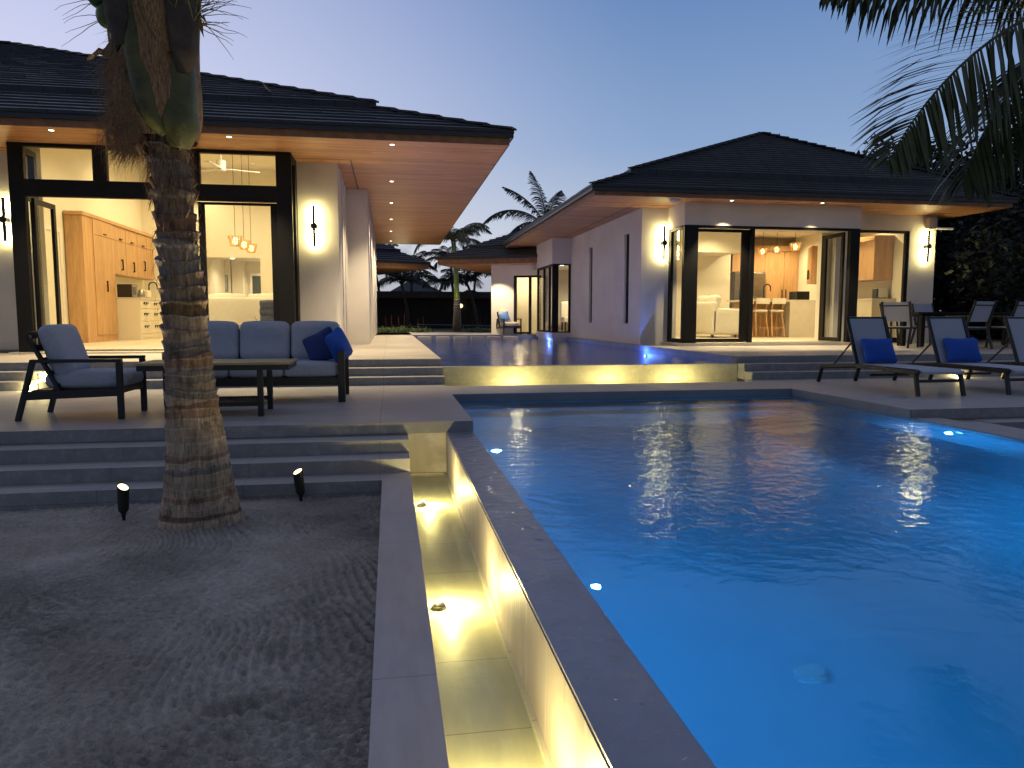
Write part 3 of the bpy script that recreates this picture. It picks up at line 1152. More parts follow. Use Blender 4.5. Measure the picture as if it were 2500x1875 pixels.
mw = thing('microwave', 'small black and silver microwave on the white counter of the left kitchen', 'microwave', (-7.4, 22.3, 1.652))
MB().box(-7.58, -7.19, 22.12, 22.6, 1.652, 2.02).build('body', 'appliance_black', mw, world=True, bevel=.01)
MB().box(-7.19, -7.175, 22.13, 22.5, 1.67, 2.0).build('door', 'steel', mw, world=True)
MB().box(-7.175, -7.171, 22.17, 22.42, 1.72, 1.95).build('window', 'appliance_black', mw, world=True)
kt = thing('kettle', 'glass and steel kettle beside the toaster on the left kitchen counter', 'kettle', (-7.25, 23.1, 1.652))
MB().tube([(-7.25, 23.1, 1.652), (-7.25, 23.1, 1.75), (-7.25, 23.1, 1.90)], [.11, .10, .07], 14).build('body', 'steel', kt, world=True, smooth=True)
MB().tube([(-7.25, 23.17, 1.88), (-7.25, 23.30, 1.86), (-7.25, 23.30, 1.72), (-7.25, 23.2, 1.69)], .014, 6).build('handle', 'appliance_black', kt, world=True, smooth=True)
ts = thing('toaster', 'cream toaster with a black base between the kettle and the tap in the left kitchen', 'toaster', (-7.3, 23.6, 1.652))
MB().box(-7.42, -7.18, 23.42, 23.80, 1.68, 1.90).build('body', 'white_cabinet', ts, world=True, bevel=.02)
MB().box(-7.41, -7.19, 23.44, 23.78, 1.652, 1.679).build('base', 'appliance_black', ts, world=True)


def faucet(loc, rz, label):
    t = thing('kitchen_tap', label, 'tap', loc, rz)
    pts = [(0, 0, 0), (0, 0, .36)]
    for i in range(9):
        a = math.pi * i / 8
        pts.append((.12 - .12 * math.cos(a), 0, .40 + .12 * math.sin(a)))
    pts.append((.24, 0, .30))
    MB().tube(pts, .021, 10).build('spout', 'black_metal', t, smooth=True)
    MB().tube([(0, .02, .10), (0, .11, .14)], .011, 8).build('lever', 'black_metal', t, smooth=True)
    return t


faucet((-7.35, 24.15, 1.652), .6, 'black curved tap on the left kitchen counter beside the palm trunk')


def sofa_in(name, label, loc, w, d, base_h, arm_h, back_h, n, rz):
    t = thing(name, label, 'sofa', loc, rz)
    MB().cushion((0, 0, .10 + base_h / 2), (w - .04, d - .04, base_h), .05, .0).build('base', 'white_sofa', t, smooth=True)
    MB().cushion((0, -d / 2 + .12, arm_h / 2 + .09 + .12), (w, .24, arm_h + .20), .06, .01).build('back', 'white_sofa', t, smooth=True)
    for s in (-1, 1):
        MB().cushion((s * (w / 2 - .11), .02, .10 + arm_h / 2), (.22, d, arm_h), .07, .01).build('arm', 'white_sofa', t, smooth=True)
    iw = (w - .46) / n
    for i in range(n):
        x = -w / 2 + .23 + iw * (i + .5)
        MB().cushion((x, .08, .10 + base_h + .08), (iw - .01, d - .3, .18), .06, .02).build('seat_cushion', 'white_sofa', t, smooth=True)
        Mx = Matrix.Rotation(R(-14), 3, 'X')
        MB().cushion((x, -d / 2 + .32, back_h - .22), (iw - .01, .22, .52), .09, .03, M=Mx).build('back_cushion', 'white_sofa', t, smooth=True)
    f = MB()
    for sx in (-1, 1):
        for sy in (-1, 1):
            f.box(sx * (w / 2 - .12) - .03, sx * (w / 2 - .12) + .03, sy * (d / 2 - .12) - .03, sy * (d / 2 - .12) + .03, 0, .11)
    f.build('feet', 'black_metal', t)
    return t


sofa_in('sofa', 'long white sofa seen from behind in the lit living room of the left house', (-3.75, 20.5, .44), 2.5, 1.0, .50, .86, 1.22, 2, 0)
bk = thing('laundry_basket', 'white basket holding rolled grey towels just inside the left glass door', 'basket', (-2.70, 17.2, .44))
m = MB()
m.tube([(0, 0, 0), (0, 0, .52)], [.20, .24], 20)
m.tube([(0, 0, .49), (0, 0, .54)], .25, 20)
m.build('body', 'basket', bk, smooth=True)
MB().tube([(-.24, 0, .50), (-.33, 0, .68)], .014, 6).build('handle', 'basket', bk)
for i, (z, r, a) in enumerate(((.60, .10, .2), (.77, .105, -.1), (.94, .10, .1))):
    word = ('bottom', 'middle', 'top')[i]
    m = MB()
    m.tube([(-.20 * math.cos(a) - 2.70, 17.2 - .2 * math.sin(a), .44 + z), (-2.70, 17.2, .44 + z + .01), (.20 * math.cos(a) - 2.70, 17.2 + .2 * math.sin(a), .44 + z)], [r * .93, r, r * .93], 14)
    m.build('rolled_towel', 'towel_grey', smooth=True, bevel=.02, label='%s rolled grey towel of the pile in the white basket' % word, cat='towel', group='towels in the basket')


def pendant(x, y, zt, zb, zceil, label, r=.16):
    t = thing('pendant_lamp', label, 'pendant lamp', (x, y, zb), 0, 'rattan pendant lamps')
    MB().tube([(0, 0, zt - zb), (0, 0, zceil - zb)], .006, 6).build('cord', 'black_metal', t)
    h = zt - zb
    m = MB()
    n = 14
    for i in range(n):
        a, b = 2 * math.pi * i / n, 2 * math.pi * (i + .35) / n
        m.beam((r * math.cos(a), r * math.sin(a), h), (r * .62 * math.cos(b), r * .62 * math.sin(b), 0), .016, .016)
    for (zq, rr) in ((h, 1.0), (0, .62), (h * .5, .82)):
        m.tube([(r * rr * math.cos(2 * math.pi * i / 16), r * rr * math.sin(2 * math.pi * i / 16), zq) for i in range(17)], .008, 5, caps=False)
    m.build('shade', 'rattan', t)
    MB().sphere((0, 0, h * .5), r * .45, 10, (1, 1, 1.2)).build('bulb', 'pendant_glow', t, smooth=True)
    return t


for i, (x, y, zt, zb) in enumerate(((-3.64, 18.5, 3.03, 2.80), (-3.72, 20.0, 3.08, 2.86), (-3.81, 21.5, 3.13, 2.90))):
    pendant(x, y, zt, zb, 5.35 + .35 * i if i < 2 else 6.04, '%s woven pendant lamp hanging inside the left house' % ('nearest, highest looking', 'middle', 'farthest, lowest looking')[i])
cf = thing('ceiling_fan', 'white ceiling fan near the ceiling of the left house', 'ceiling fan', (-4.22, 20.0, 4.85))
MB().tube([(0, 0, .24), (0, 0, 1.05)], .02, 8).build('rod', 'plastic_white', cf)
MB().tube([(0, 0, 0), (0, 0, .24)], .12, 16).build('motor', 'plastic_white', cf, smooth=False)
for k in range(3):
    a = R(22 + 120 * k)
    m = MB()
    m.beam((.1 * math.cos(a), .1 * math.sin(a), .04), (.95 * math.cos(a), .95 * math.sin(a), .04), .12, .012)
    m.build('blade', 'plastic_white', cf)
for i, x in enumerate((-6.48, -6.235)):
    t = thing('framed_picture', '%s of the two tall thin framed pictures on the hall wall of the left house' % ('left', 'right')[i], 'picture', (x, 29.6, 2.08))
    x0, x1 = x - .085, x + .085
    m = MB()
    m.box(x0, x0 + .015, 29.58, 29.6, 2.08, 2.70)
    m.box(x1 - .015, x1, 29.58, 29.6, 2.08, 2.70)
    m.box(x0 + .015, x1 - .015, 29.58, 29.6, 2.08, 2.10)
    m.box(x0 + .015, x1 - .015, 29.58, 29.6, 2.68, 2.70)
    m.build('frame', 'black_metal', t, world=True)
    MB().box(x0 + .015, x1 - .015, 29.585, 29.595, 2.10, 2.68).build('print', 'paper', t, world=True)
MB().box(-6.62, -6.05, 29.601, 29.69, .44, 3.28).build('hall_panel', 'room_wall', LH, world=True)


def ceiling_spot(x, y, z, label, r=.045, mat='downlight', grp='recessed ceiling lights', trim='steel', name='recessed_light'):
    t = thing(name, label, 'ceiling light', (x, y, z), 0, grp)
    MB().tube([(0, 0, -.006), (0, 0, .002)], [r * 1.35, r * 1.35], 20).build('trim', trim, t)
    MB().tube([(0, 0, -.012), (0, 0, -.0065)], [r * .8, r], 20).build('lens', mat, t)
    return t


for i, (x, y, z) in enumerate(((-5.75, 19.0, 5.53), (-6.3, 20.9, 6.05), (-3.85, 17.6, 5.02), (-2.9, 21.2, 6.05))):
    ceiling_spot(x, y, z - .015, ('near left', 'far left', 'near right', 'far right')[i] + ' round white light in the high ceiling of the left house', .10, 'room_light', 'room ceiling lights', 'plastic_white')
for i, (x, y) in enumerate(((-5.75, 28.6), (-5.35, 28.0), (-4.9, 27.2))):
    ceiling_spot(x, y, 3.275, ('left', 'middle', 'right')[i] + ' round light in the low hall ceiling of the left house', .09, 'room_light', 'hall ceiling lights', 'plastic_white')

# ------------------------------------------------------------------ RIGHT HOUSE
RH = thing('house', 'white pool house on the right with a lit kitchen and a dark pointed tiled roof', 'house', (10.3, 22, UT))
RS = 3.90
eaves(RH, 4.68, 15.72, 16.42, 31.4, RS, 4.06, ((18.2, 25.4, 6.62, 14.8),))
hip_roof(RH, 4.60, 15.80, 16.34, 31.48, 4.11, (10.43, 19.5, 6.15), (10.43, 27, 6.15), 26, 5)
BX0, BX1, BY = 7.15, 11.93, 17.05
w = MB()
w.box(6.43, 7.40, 18.10, 18.32, UT, RS)
w.box(6.43, 6.63, 18.32, 19.07, UT, RS)
w.box(6.43, 6.63, 19.50, 22.70, UT, RS)
w.box(6.43, 6.63, 23.08, 25.5, UT, RS)
w.box(6.43, 6.63, 19.07, 19.50, UT, .92)
w.box(6.43, 6.63, 19.07, 19.50, 3.37, RS)
w.box(6.43, 6.63, 22.70, 23.08, UT, .92)
w.box(6.43, 6.63, 22.70, 23.08, 3.34, RS)
w.box(6.43, 6.63, 28.3, 30.8, UT, RS)
w.box(6.432, 6.60, 18.1, 28.3, -.9, UT - .001)
w.box(14.15, 14.95, 18.10, 18.32, UT, RS)
w.box(11.93, 14.15, 18.10, 18.32, 3.47, RS)
w.box(11.60, 12.64, 18.10, 18.32, UT, 3.47) if False else None
w.box(14.75, 14.95, 18.32, 30.8, UT, RS)
w.box(6.43, 14.95, 30.8, 31.0, UT, RS)
# header over the doors
w.box(BX0, BX1 - .0, BY, 18.099, 3.36, RS)
# small bay on the pool side
w.box(5.74, 6.43, 25.5, 28.3, 3.0, RS)
w.box(5.74, 6.43, 25.5, 28.3, .34, .54)
w.box(5.80, 6.43, 25.58, 28.2, -.3, .34)
w.build('wall', 'white_stucco', RH, world=True)
sl = MB()
sl.box(6.07, 6.10, 17.67, 25.5, RS - .003, RS + .01)
sl.box(6.10, 7.14, 17.67, 17.70, RS - .003, RS + .01)
sl.box(11.94, 15.3, 17.67, 17.70, RS - .003, RS + .01)
sl.build('soffit_vent', 'black_metal', RH, world=True)
fr = MB()
fr.box(BX0 + .02, BX0 + .38, BY + .02, BY + .16, .46, 3.355)
fr.box(11.66, 11.925, BY + .02, BY + .16, .46, 3.355)
fr.box(BX0 + .38, 11.66, BY + .02, BY + .16, 3.30, 3.355)
fr.box(8.93, 9.03, BY + .02, BY + .10, .46, 3.30)
# side glass of the bay
fr.box(BX0 + .02, BX0 + .10, 17.95, 18.098, .46, 3.355)
fr.box(BX0 + .02, BX0 + .10, BY + .17, 17.949, 3.28, 3.355)
fr.box(BX0 + .02, BX0 + .10, BY + .17, 17.949, .46, .56)
fr.build('door_frame', 'dark_frame', RH, world=True, bevel=.006)
MB().box(BX0 + .057, BX0 + .063, BY + .17, 17.949, .56, 3.28).build('side_pane', 'glass', RH, world=True)
lf = MB()
lf.box(7.50, 7.58, BY + .17, BY + .23, .47, 3.29)
lf.box(8.76, 8.99, BY + .17, BY + .23, .47, 3.29)
lf.box(7.58, 8.76, BY + .17, BY + .23, 3.22, 3.29)
lf.box(7.58, 8.76, BY + .17, BY + .23, .47, .56)
d1 = lf.build('glass_door', 'dark_frame', RH, world=True, bevel=.005)
MB().box(7.58, 8.76, BY + .197, BY + .203, .56, 3.22).build('pane', 'glass', d1, world=True)
lf = MB()
lf.box(11.57, 11.63, BY + .2, BY + .30, .47, 3.29)
lf.box(11.57, 11.63, BY + .95, BY + 1.15, .47, 3.29)
lf.box(11.57, 11.63, BY + .3, BY + .95, 3.19, 3.29)
lf.box(11.57, 11.63, BY + .3, BY + .95, .47, .57)
d2 = lf.build('glass_door', 'dark_frame', RH, world=True, bevel=.005)
MB().box(11.597, 11.603, BY + .3, BY + .95, .57, 3.19).build('pane', 'glass', d2, world=True)
MB().box(7.0, 12.05, 16.96, 18.1, UT, .455).build('door_sill', 'stone_counter', RH, world=True)
tk = MB()
for y in (BY + .05, BY + .14, BY + .25):
    tk.box(9.05, 11.55, y, y + .018, .456, .470)
tk.build('door_track', 'steel', RH, world=True)
wf = MB()
wf.box(12.55, 14.15, 18.12, 18.22, 3.40, 3.468)
wf.box(14.05, 14.15, 18.12, 18.22, .46, 3.40)
wf.box(12.55, 12.63, 18.12, 18.22, .46, 3.40)
wf.box(12.63, 14.05, 18.12, 18.22, .46, .54)
w1 = wf.build('window', 'dark_frame', RH, world=True, bevel=.005)
MB().box(12.63, 14.05, 18.167, 18.173, .54, 3.40).build('pane', 'glass', w1, world=True)
MB().box(11.94, 12.549, 18.105, 18.30, UT, 3.468).build('wall_pier', 'white_stucco', RH, world=True)
for (a, b2, z1) in ((19.07, 19.50, 3.37), (22.70, 23.08, 3.34)):
    m = MB()
    m.box(6.50, 6.56, a, a + .05, .92, z1)
    m.box(6.50, 6.56, b2 - .05, b2, .92, z1)
    m.box(6.50, 6.56, a + .05, b2 - .05, z1 - .05, z1)
    m.box(6.50, 6.56, a + .05, b2 - .05, .92, .97)
    ww = m.build('slit_window', 'dark_frame', RH, world=True)
    MB().box(6.528, 6.533, a + .05, b2 - .05, .97, z1 - .05).build('pane', 'glass', ww, world=True)
# bay frames
m = MB()
m.box(5.76, 5.98, 25.52, 25.60, .54, 3.0)
m.box(6.36, 6.43, 25.52, 25.60, .54, 3.0)
m.box(5.98, 6.36, 25.52, 25.60, 2.95, 3.0)
m.box(5.98, 6.36, 25.52, 25.60, .54, .59)
for y in (26.1, 27.05, 28.2):
    m.box(5.76, 5.84, y, y + .08, .54, 3.0)
m.box(5.76, 5.84, 25.6, 28.28, 2.92, 3.0)
m.box(5.76, 5.84, 25.6, 28.28, .54, .60)
wb = m.build('bay_window', 'dark_frame', RH, world=True)
MB().box(5.98, 6.36, 25.557, 25.563, .59, 2.95).build('pane', 'glass', wb, world=True)
MB().box(5.797, 5.803, 25.61, 28.2, .60, 2.92).build('pane', 'glass', wb, world=True)
# rooms
FR = .46
rm = MB()
rm.quad((6.66, 18.33, FR), (14.74, 18.33, FR), (14.74, 25.3, FR), (6.66, 25.3, FR))
rm.quad((BX0 + .05, 17.2, FR), (11.9, 17.2, FR), (11.9, 18.331, FR), (BX0 + .05, 18.331, FR))
rm.build('floor', 'room_floor', RH, world=True)
rw = MB()
rw.quad((6.64, 18.33, FR), (6.64, 19.06, FR), (6.64, 19.06, 4.0), (6.64, 18.33, 4.0))
rw.quad((6.64, 19.51, FR), (6.64, 22.69, FR), (6.64, 22.69, 4.0), (6.64, 19.51, 4.0))
rw.quad((6.64, 23.09, FR), (6.64, 25.3, FR), (6.64, 25.3, 4.0), (6.64, 23.09, 4.0))
rw.quad((14.74, 25.3, FR), (14.74, 18.33, FR), (14.74, 18.33, 4.05), (14.74, 25.3, 4.05))
rw.quad((6.64, 25.3, FR), (14.74, 25.3, FR), (14.74, 25.3, 4.05), (6.64, 25.3, 4.05))
# partition with a doorway left of the fridge
rw.box(8.4, 9.30, 24.3, 24.42, FR, 4.0)
rw.box(9.95, 11.95, 24.3, 24.42, FR, 4.0)
rw.box(9.30, 9.95, 24.3, 24.42, 2.75, 4.0)
rw.box(8.4, 11.6, 22.9, 24.3, 3.25, 4.0)
rw.build('room_wall', 'room_wall', RH, world=True)
MB().quad((6.6, 18.1, 3.995), (14.8, 18.1, 3.995), (14.8, 25.4, 3.995), (6.6, 25.4, 3.995)).build('ceiling', 'ceiling_paint', RH, world=True)
MB().box(9.34, 9.90, 24.36, 24.40, FR, 2.70).build('inner_door', 'steel', RH, world=True)
MB().box(11.28, 11.45, 18.34, 18.60, FR, 3.95).build('room_pier', 'room_wall', RH, world=True) if False else None
MB().box(11.66, 12.54, 18.34, 18.52, FR, 3.95).build('room_pier', 'room_wall', RH, world=True)
for (x, y) in ((8.0, 19.2), (10.0, 19.2), (12.6, 19.4), (14.0, 20.0), (8.4, 22.0), (10.4, 22.0), (12.5, 23.4), (13.9, 23.6), (9.6, 23.7)):
    lamp('room_downlight', 'SPOT', (x, y, 3.97), P_IN_R / 9, WARM, .08, rot=(0, 0, 0), spot=150, blend=.8)
# bay room
rb = MB()
rb.quad((5.85, 25.61, .56), (9.5, 25.61, .56), (9.5, 30.7, .56), (5.85, 30.7, .56))
rb.build('floor', 'room_floor', RH, world=True)
rb = MB()
rb.quad((6.43, 30.7, .56), (9.5, 30.7, .56), (9.5, 30.7, 3.4), (6.43, 30.7, 3.4))
rb.quad((9.5, 30.7, .56), (9.5, 25.61, .56), (9.5, 25.61, 3.4), (9.5, 30.7, 3.4))
rb.quad((6.44, 25.61, .56), (9.5, 25.61, .56), (9.5, 25.61, 3.4), (6.44, 25.61, 3.4))
rb.quad((6.44, 28.3, .56), (6.44, 30.7, .56), (6.44, 30.7, 3.4), (6.44, 28.3, 3.4))
rb.build('room_wall', 'room_wall', RH, world=True)
MB().quad((5.8, 25.5, 2.999), (9.6, 25.5, 2.999), (9.6, 30.8, 2.999), (5.8, 30.8, 2.999)).build('ceiling', 'ceiling_paint', RH, world=True)
lamp('bay_room_light', 'SPOT', (6.9, 26.6, 2.95), 260, WARMW, .08, rot=(0, 0, 0), spot=160, blend=.8)
lamp('bay_room_light', 'SPOT', (7.6, 29.0, 2.95), 260, WARMW, .08, rot=(0, 0, 0), spot=160, blend=.8)
ceiling_spot(6.25, 26.1, 2.99, 'small round light in the ceiling of the glazed corner bay', .07, 'room_light', 'bay lights', 'plastic_white')
ch2 = thing('lounge_chair', 'white upholstered chair inside the glazed corner bay', 'chair', (6.95, 27.6, .56))
MB().cushion((0, 0, .45), (.65, .65, .22), .06, .02).build('seat', 'white_sofa', ch2, smooth=True)
MB().cushion((0, .28, .80), (.65, .16, .70), .06, .02).build('back', 'white_sofa', ch2, smooth=True)
for sx in (-1, 1):
    for sy in (-1, 1):
        MB().box(sx * .26 - .025, sx * .26 + .025, sy * .26 - .025, sy * .26 + .025, 0, .36).build('leg', 'dark_frame', ch2)

# fittings in the right house
cu = thing('kitchen_cupboard', 'tall oak cupboards behind the bar stools in the right house', 'cupboard', (13.4, 25.0, FR))
MB().box(12.15, 13.40, 24.55, 25.28, 2.73, 3.48).build('wall_unit', 'oak', cu, world=True)
for (a, b2) in ((13.41, 14.16), (14.17, 14.72)):
    MB().box(a, b2, 24.55, 25.28, FR + .1, 3.48).build('door', 'oak', cu, world=True, bevel=.004)
MB().box(12.13, 14.73, 24.50, 25.28, 3.481, 3.66).build('cornice', 'oak', cu, world=True)
for x in (14.09, 14.24):
    MB().box(x - .014, x + .014, 24.505, 24.54, 1.72, 2.10).build('handle', 'black_metal', cu, world=True)
fg = thing('fridge', 'steel fridge with a dispenser in its left door in the right kitchen', 'fridge', (12.78, 24.9, FR))
MB().box(12.18, 12.76, 24.40, 25.2, FR + .05, 2.69).build('door', 'steel', fg, world=True, bevel=.012)
MB().box(12.77, 13.37, 24.40, 25.2, FR + .05, 2.69).build('door', 'steel', fg, world=True, bevel=.012)
MB().box(12.36, 12.60, 24.385, 24.399, 1.70, 2.10).build('dispenser', 'appliance_black', fg, world=True)
MB().box(12.37, 12.59, 24.375, 24.384, 1.98, 2.09).build('control_panel', 'appliance_silver', fg, world=True)
isl = thing('kitchen_island', 'oak and cream stone kitchen island behind the bar stools', 'island', (12.6, 22.2, FR))
MB().box(11.3, 12.62, 22.1, 22.75, FR, 1.60).build('body', 'oak', isl, world=True)
MB().box(12.62, 13.75, 21.45, 22.8, FR, 1.60).build('end_panel', 'stone_counter', isl, world=True)
MB().box(11.1, 13.76, 21.44, 22.82, 1.601, 1.655).build('worktop', 'stone_counter', isl, world=True)
faucet((12.10, 22.2, 1.655), 0, 'black curved tap on the island of the right kitchen')
m_ = thing('microwave', 'black microwave at the right end of the island in the right kitchen', 'microwave', (13.9, 23.2, FR))
MB().box(13.80, 14.55, 23.0, 23.45, FR, 1.70).build('cabinet', 'stone_counter', m_, world=True) if False else None
m_.location = (14.1, 22.6, 1.657)
MB().box(13.30, 13.75, 22.2, 22.7, 1.657, 1.955).build('body', 'appliance_black', m_, world=True, bevel=.01)
MB().box(13.33, 13.58, 22.188, 22.199, 1.68, 1.93).build('window', 'dark_frame', m_, world=True)
wc = thing('wall_cabinet', 'oak wall cabinet with two black handles above the microwave in the right house', 'cabinet', (13.9, 22.6, 2.2))
m = MB()
m.add([(14.05, 22.9, 2.22), (13.62, 21.95, 2.22), (14.73, 21.95, 2.22), (14.73, 22.9, 2.22), (14.05, 22.9, 3.42), (13.62, 21.95, 3.42), (14.73, 21.95, 3.42), (14.73, 22.9, 3.42)],
      [(0, 1, 2, 3), (7, 6, 5, 4), (0, 4, 5, 1), (1, 5, 6, 2), (2, 6, 7, 3), (3, 7, 4, 0)])
m.build('body', 'oak', wc, world=True, bevel=.004)
for q in (.45, .55):
    x, y = 14.05 + (13.62 - 14.05) * q, 22.9 + (21.95 - 22.9) * q
    MB().box(x - .05, x - .02, y - .015, y + .015, 2.36, 2.66).build('handle', 'black_metal', wc, world=True)
wc2 = thing('wall_cabinet', 'oak wall cabinet above the coffee machine seen through the right window', 'cabinet', (14.3, 19.9, 2.2))
m = MB()
m.box(14.10, 14.72, 19.5, 21.2, 2.21, 3.36)
m.build('body', 'oak', wc2, world=True, bevel=.004)
MB().box(14.06, 14.72, 19.46, 21.24, 3.361, 3.50).build('cornice', 'oak', wc2, world=True)
MB().box(14.06, 14.09, 20.3, 20.33, 2.35, 2.65).build('handle', 'black_metal', wc2, world=True)
kc3 = MB().box(13.95, 14.73, 19.3, 21.2, FR, 1.60).box(13.93, 14.73, 19.28, 21.22, 1.601, 1.65)
kc3.build('kitchen_counter', 'stone_counter', label='cream counter under the coffee machine behind the right window', cat='counter')
cm = thing('coffee_machine', 'small cream coffee machine on the counter behind the right window', 'coffee machine', (14.4, 19.6, 1.652))
MB().box(14.33, 14.62, 19.5, 19.8, 1.672, 1.95).build('body', 'appliance_silver', cm, world=True, bevel=.015)
MB().box(14.27, 14.329, 19.55, 19.75, 1.672, 1.95).build('spout', 'appliance_black', cm, world=True, bevel=.008)
MB().box(14.20, 14.70, 19.46, 19.84, 1.652, 1.671).build('tray', 'appliance_black', cm, world=True)


def stool(loc, label):
    t = thing('bar_stool', label, 'bar stool', loc, 0, 'bar stools at the island')
    for sx in (-1, 1):
        MB().beam((sx * .21, -.30, 0), (sx * .17, -.14, .84), .035, .035).beam((sx * .17, -.14, .84), (sx * .19, -.26, 1.14), .03, .03).build('leg', 'oak', t)
        MB().beam((sx * .21, .24, 0), (sx * .17, .14, .82), .035, .035).build('leg', 'oak', t)
    MB().cushion((0, 0, .84), (.44, .42, .07), .03, .01).build('seat', 'white_sofa', t, smooth=True)
    m = MB()
    pts = [(x, -.29 + .05 * (1 - (x / .23) ** 2) * -1, 0) for x in (-.23, -.15, -.07, 0, .07, .15, .23)]
    for a, b in zip(pts, pts[1:]):
        m.add([(a[0], a[1], 1.06), (b[0], b[1], 1.06), (b[0], b[1], 1.24), (a[0], a[1], 1.24), (a[0], a[1] + .02, 1.06), (b[0], b[1] + .02, 1.06), (b[0], b[1] + .02, 1.24), (a[0], a[1] + .02, 1.24)],
              [(0, 1, 2, 3), (7, 6, 5, 4), (0, 4, 5, 1), (3, 2, 6, 7)])
    m.build('backrest', 'white_cabinet', t)
    MB().beam((-.20, -.24, .30), (.20, -.24, .30), .025, .025).build('foot_rail', 'oak', t)
    MB().beam((-.20, .20, .30), (.20, .20, .30), .025, .025).build('foot_rail', 'oak', t)
    return t


s0 = stool((11.12, 21.7, FR), 'bar stool nearest the sofa, partly behind the dark door post')
dup(s0, (11.64, 21.65, FR), None, 'middle bar stool of the three at the island')
dup(s0, (12.16, 21.6, FR), None, 'bar stool nearest the cream end panel of the island')
sofa_in('sofa', 'short white sofa with loose cushions behind the glass door of the right house', (10.3, 22.1, FR), 1.9, 1.0, .45, .80, 1.28, 2, R(-90))
for i, (x, y, zt, zb) in enumerate(((12.40, 22.9, 3.40, 3.20), (12.12, 21.5, 3.34, 3.12), (11.86, 20.0, 3.28, 3.07))):
    pendant(x, y, zt, zb, 3.99, '%s slatted pendant lamp of the three in the right kitchen' % ('left', 'middle', 'right')[i])

# ------------------------------------------------------------------ wall sconces
def sconce(x, y, zc, label, L=.85):
    t = thing('wall_lamp', label, 'wall lamp', (x, y, zc), 0, 'twin tube wall lamps')
    MB().tube([(0, -.135, -L / 2), (0, -.135, L / 2)], .032, 14).build('bar', 'black_metal', t, smooth=False)
    for s in (-1, 1):
        MB().tube([(0, -.082, s * .07), (0, -.082, s * (L / 2 - .02))], .046, 12).build('tube', 'sconce_glow', t)
    m = MB()
    m.tube([(0, -.19, 0), (0, -.045, 0)], .068, 18)
    m.tube([(0, -.045, 0), (0, 0, 0)], .045, 16)
    m.build('mount', 'black_metal', t)
    return t


sc1 = sconce(-1.56, 16.20, 3.02, 'lit twin tube lamp on the white wall right of the left house doors')
dup(sc1, (-7.52, 16.20, 3.02), None, 'lit twin tube lamp at the far left edge, left of the kitchen opening')
dup(sc1, (6.99, 18.10, 3.0), None, 'lit twin tube lamp left of the right house doors')
dup(sc1, (14.62, 18.10, 3.04), None, 'lit twin tube lamp on the far right wall end beside the dark trees')

# ------------------------------------------------------------------ recessed soffit lights
lab = ['nearest light under the deep eave of the left house', 'second light of the row running back under the left eave', 'third light of the row running back under the left eave',
       'fourth light of the row running back under the left eave', 'fifth light of the row running back under the left eave', 'farthest light of the row under the left eave']
for i, y in enumerate((14.31, 18.1, 21.47, 25.0, 28.44, 32.05)):
    ceiling_spot(.09, y, SZ, lab[i])
    lamp('eave_spot', 'SPOT', (.09, y, SZ - .03), P_SPOT, WARMW, .02, aim=(.09, y, 0), spot=100, blend=.7)
for i, (x, y) in enumerate(((-5.82, 14.23), (-2.84, 14.2))):
    ceiling_spot(x, y, SZ, ('light in the left eave at the far left of the photo', 'light in the left eave just right of the palm')[i])
    lamp('eave_spot', 'SPOT', (x, y, SZ - .03), P_SPOT, WARMW, .02, aim=(x, y, 0), spot=100, blend=.7)
for i, (x, y) in enumerate(((8.16, 16.62), (10.53, 16.60))):
    ceiling_spot(x, y, RS, ('left', 'right')[i] + ' eave light over the doors of the right house')
    lamp('eave_spot', 'SPOT', (x, y, RS - .03), P_SPOT * .9, WARMW, .03, aim=(x, y + .1, 0), spot=85, blend=.45)
cd = thing('dome_camera', 'white round sensor under the eave of the right house', 'security camera', (6.77, 16.75, RS))
MB().tube([(0, 0, -.03), (0, 0, -.001)], .14, 24).build('base', 'plastic_white', cd)
MB().sphere((0, 0, -.03), .10, 12, (1, 1, .5)).build('dome', 'plastic_white', cd, smooth=True)
spk = thing('outdoor_speaker', 'small tan loudspeaker at the top right corner of the right house wall', 'speaker', (14.70, 18.02, 3.50))
MB().cushion((0, -.03, .17), (.26, .2, .34), .05, .0).build('body', 'cream_cushion', spk, smooth=True)
MB().box(-.03, .03, .05, .08, .1, .2).build('bracket', 'black_metal', spk)
vc = thing('bullet_camera', 'thin white tube camera sticking out right of the tan loudspeaker', 'security camera', (15.05, 18.1, 3.55))
MB().tube([(-.06, 0, 0), (.42, 0, 0)], .035, 12).build('body', 'plastic_white', vc)
MB().box(-.10, -.06, -.03, .03, -.04, .04).build('mount', 'plastic_white', vc)

# ------------------------------------------------------------------ small angled pavilions behind the spa pool
def pavilion(label, origin, ang, wall_pts, roofdef, zt, name='pavilion'):
    pass


PR = thing('pool_house', 'small angled white pavilion with a lit glass door behind the raised pool', 'pavilion', (4.2, 30.2, UT), R(-26))
# local axes: x along the facade to the right, y away from the viewer
PS = 2.85      # soffit height above the local base
m = MB()
m.box(0, .98, 0, .2, 0, PS)
m.box(.98, 2.15, 0, .2, 2.42, PS)
m.box(2.15, 4.6, 0, .2, 0, PS)
m.box(0, .2, .2, 4.4, 0, PS)
m.build('wall', 'white_stucco', PR)
m = MB()
m.box(.98, 1.09, -.01, .1, .02, 2.42)
m.box(1.62, 1.72, -.01, .1, .02, 2.42)
m.box(1.09, 1.62, -.01, .1, 2.34, 2.42)
m.box(1.09, 1.62, -.01, .1, .02, .10)
m.box(1.72, 2.15, -.01, .05, 2.34, 2.42)
m.box(2.05, 2.15, -.01, .1, .02, 2.34)
d_ = m.build('glass_door', 'dark_frame', PR)
MB().box(1.09, 1.62, .04, .046, .10, 2.34).build('pane', 'glass', d_)
MB().box(1.72, 2.05, .04, .046, .02, 2.34).build('pane', 'glass', d_)
m = MB()
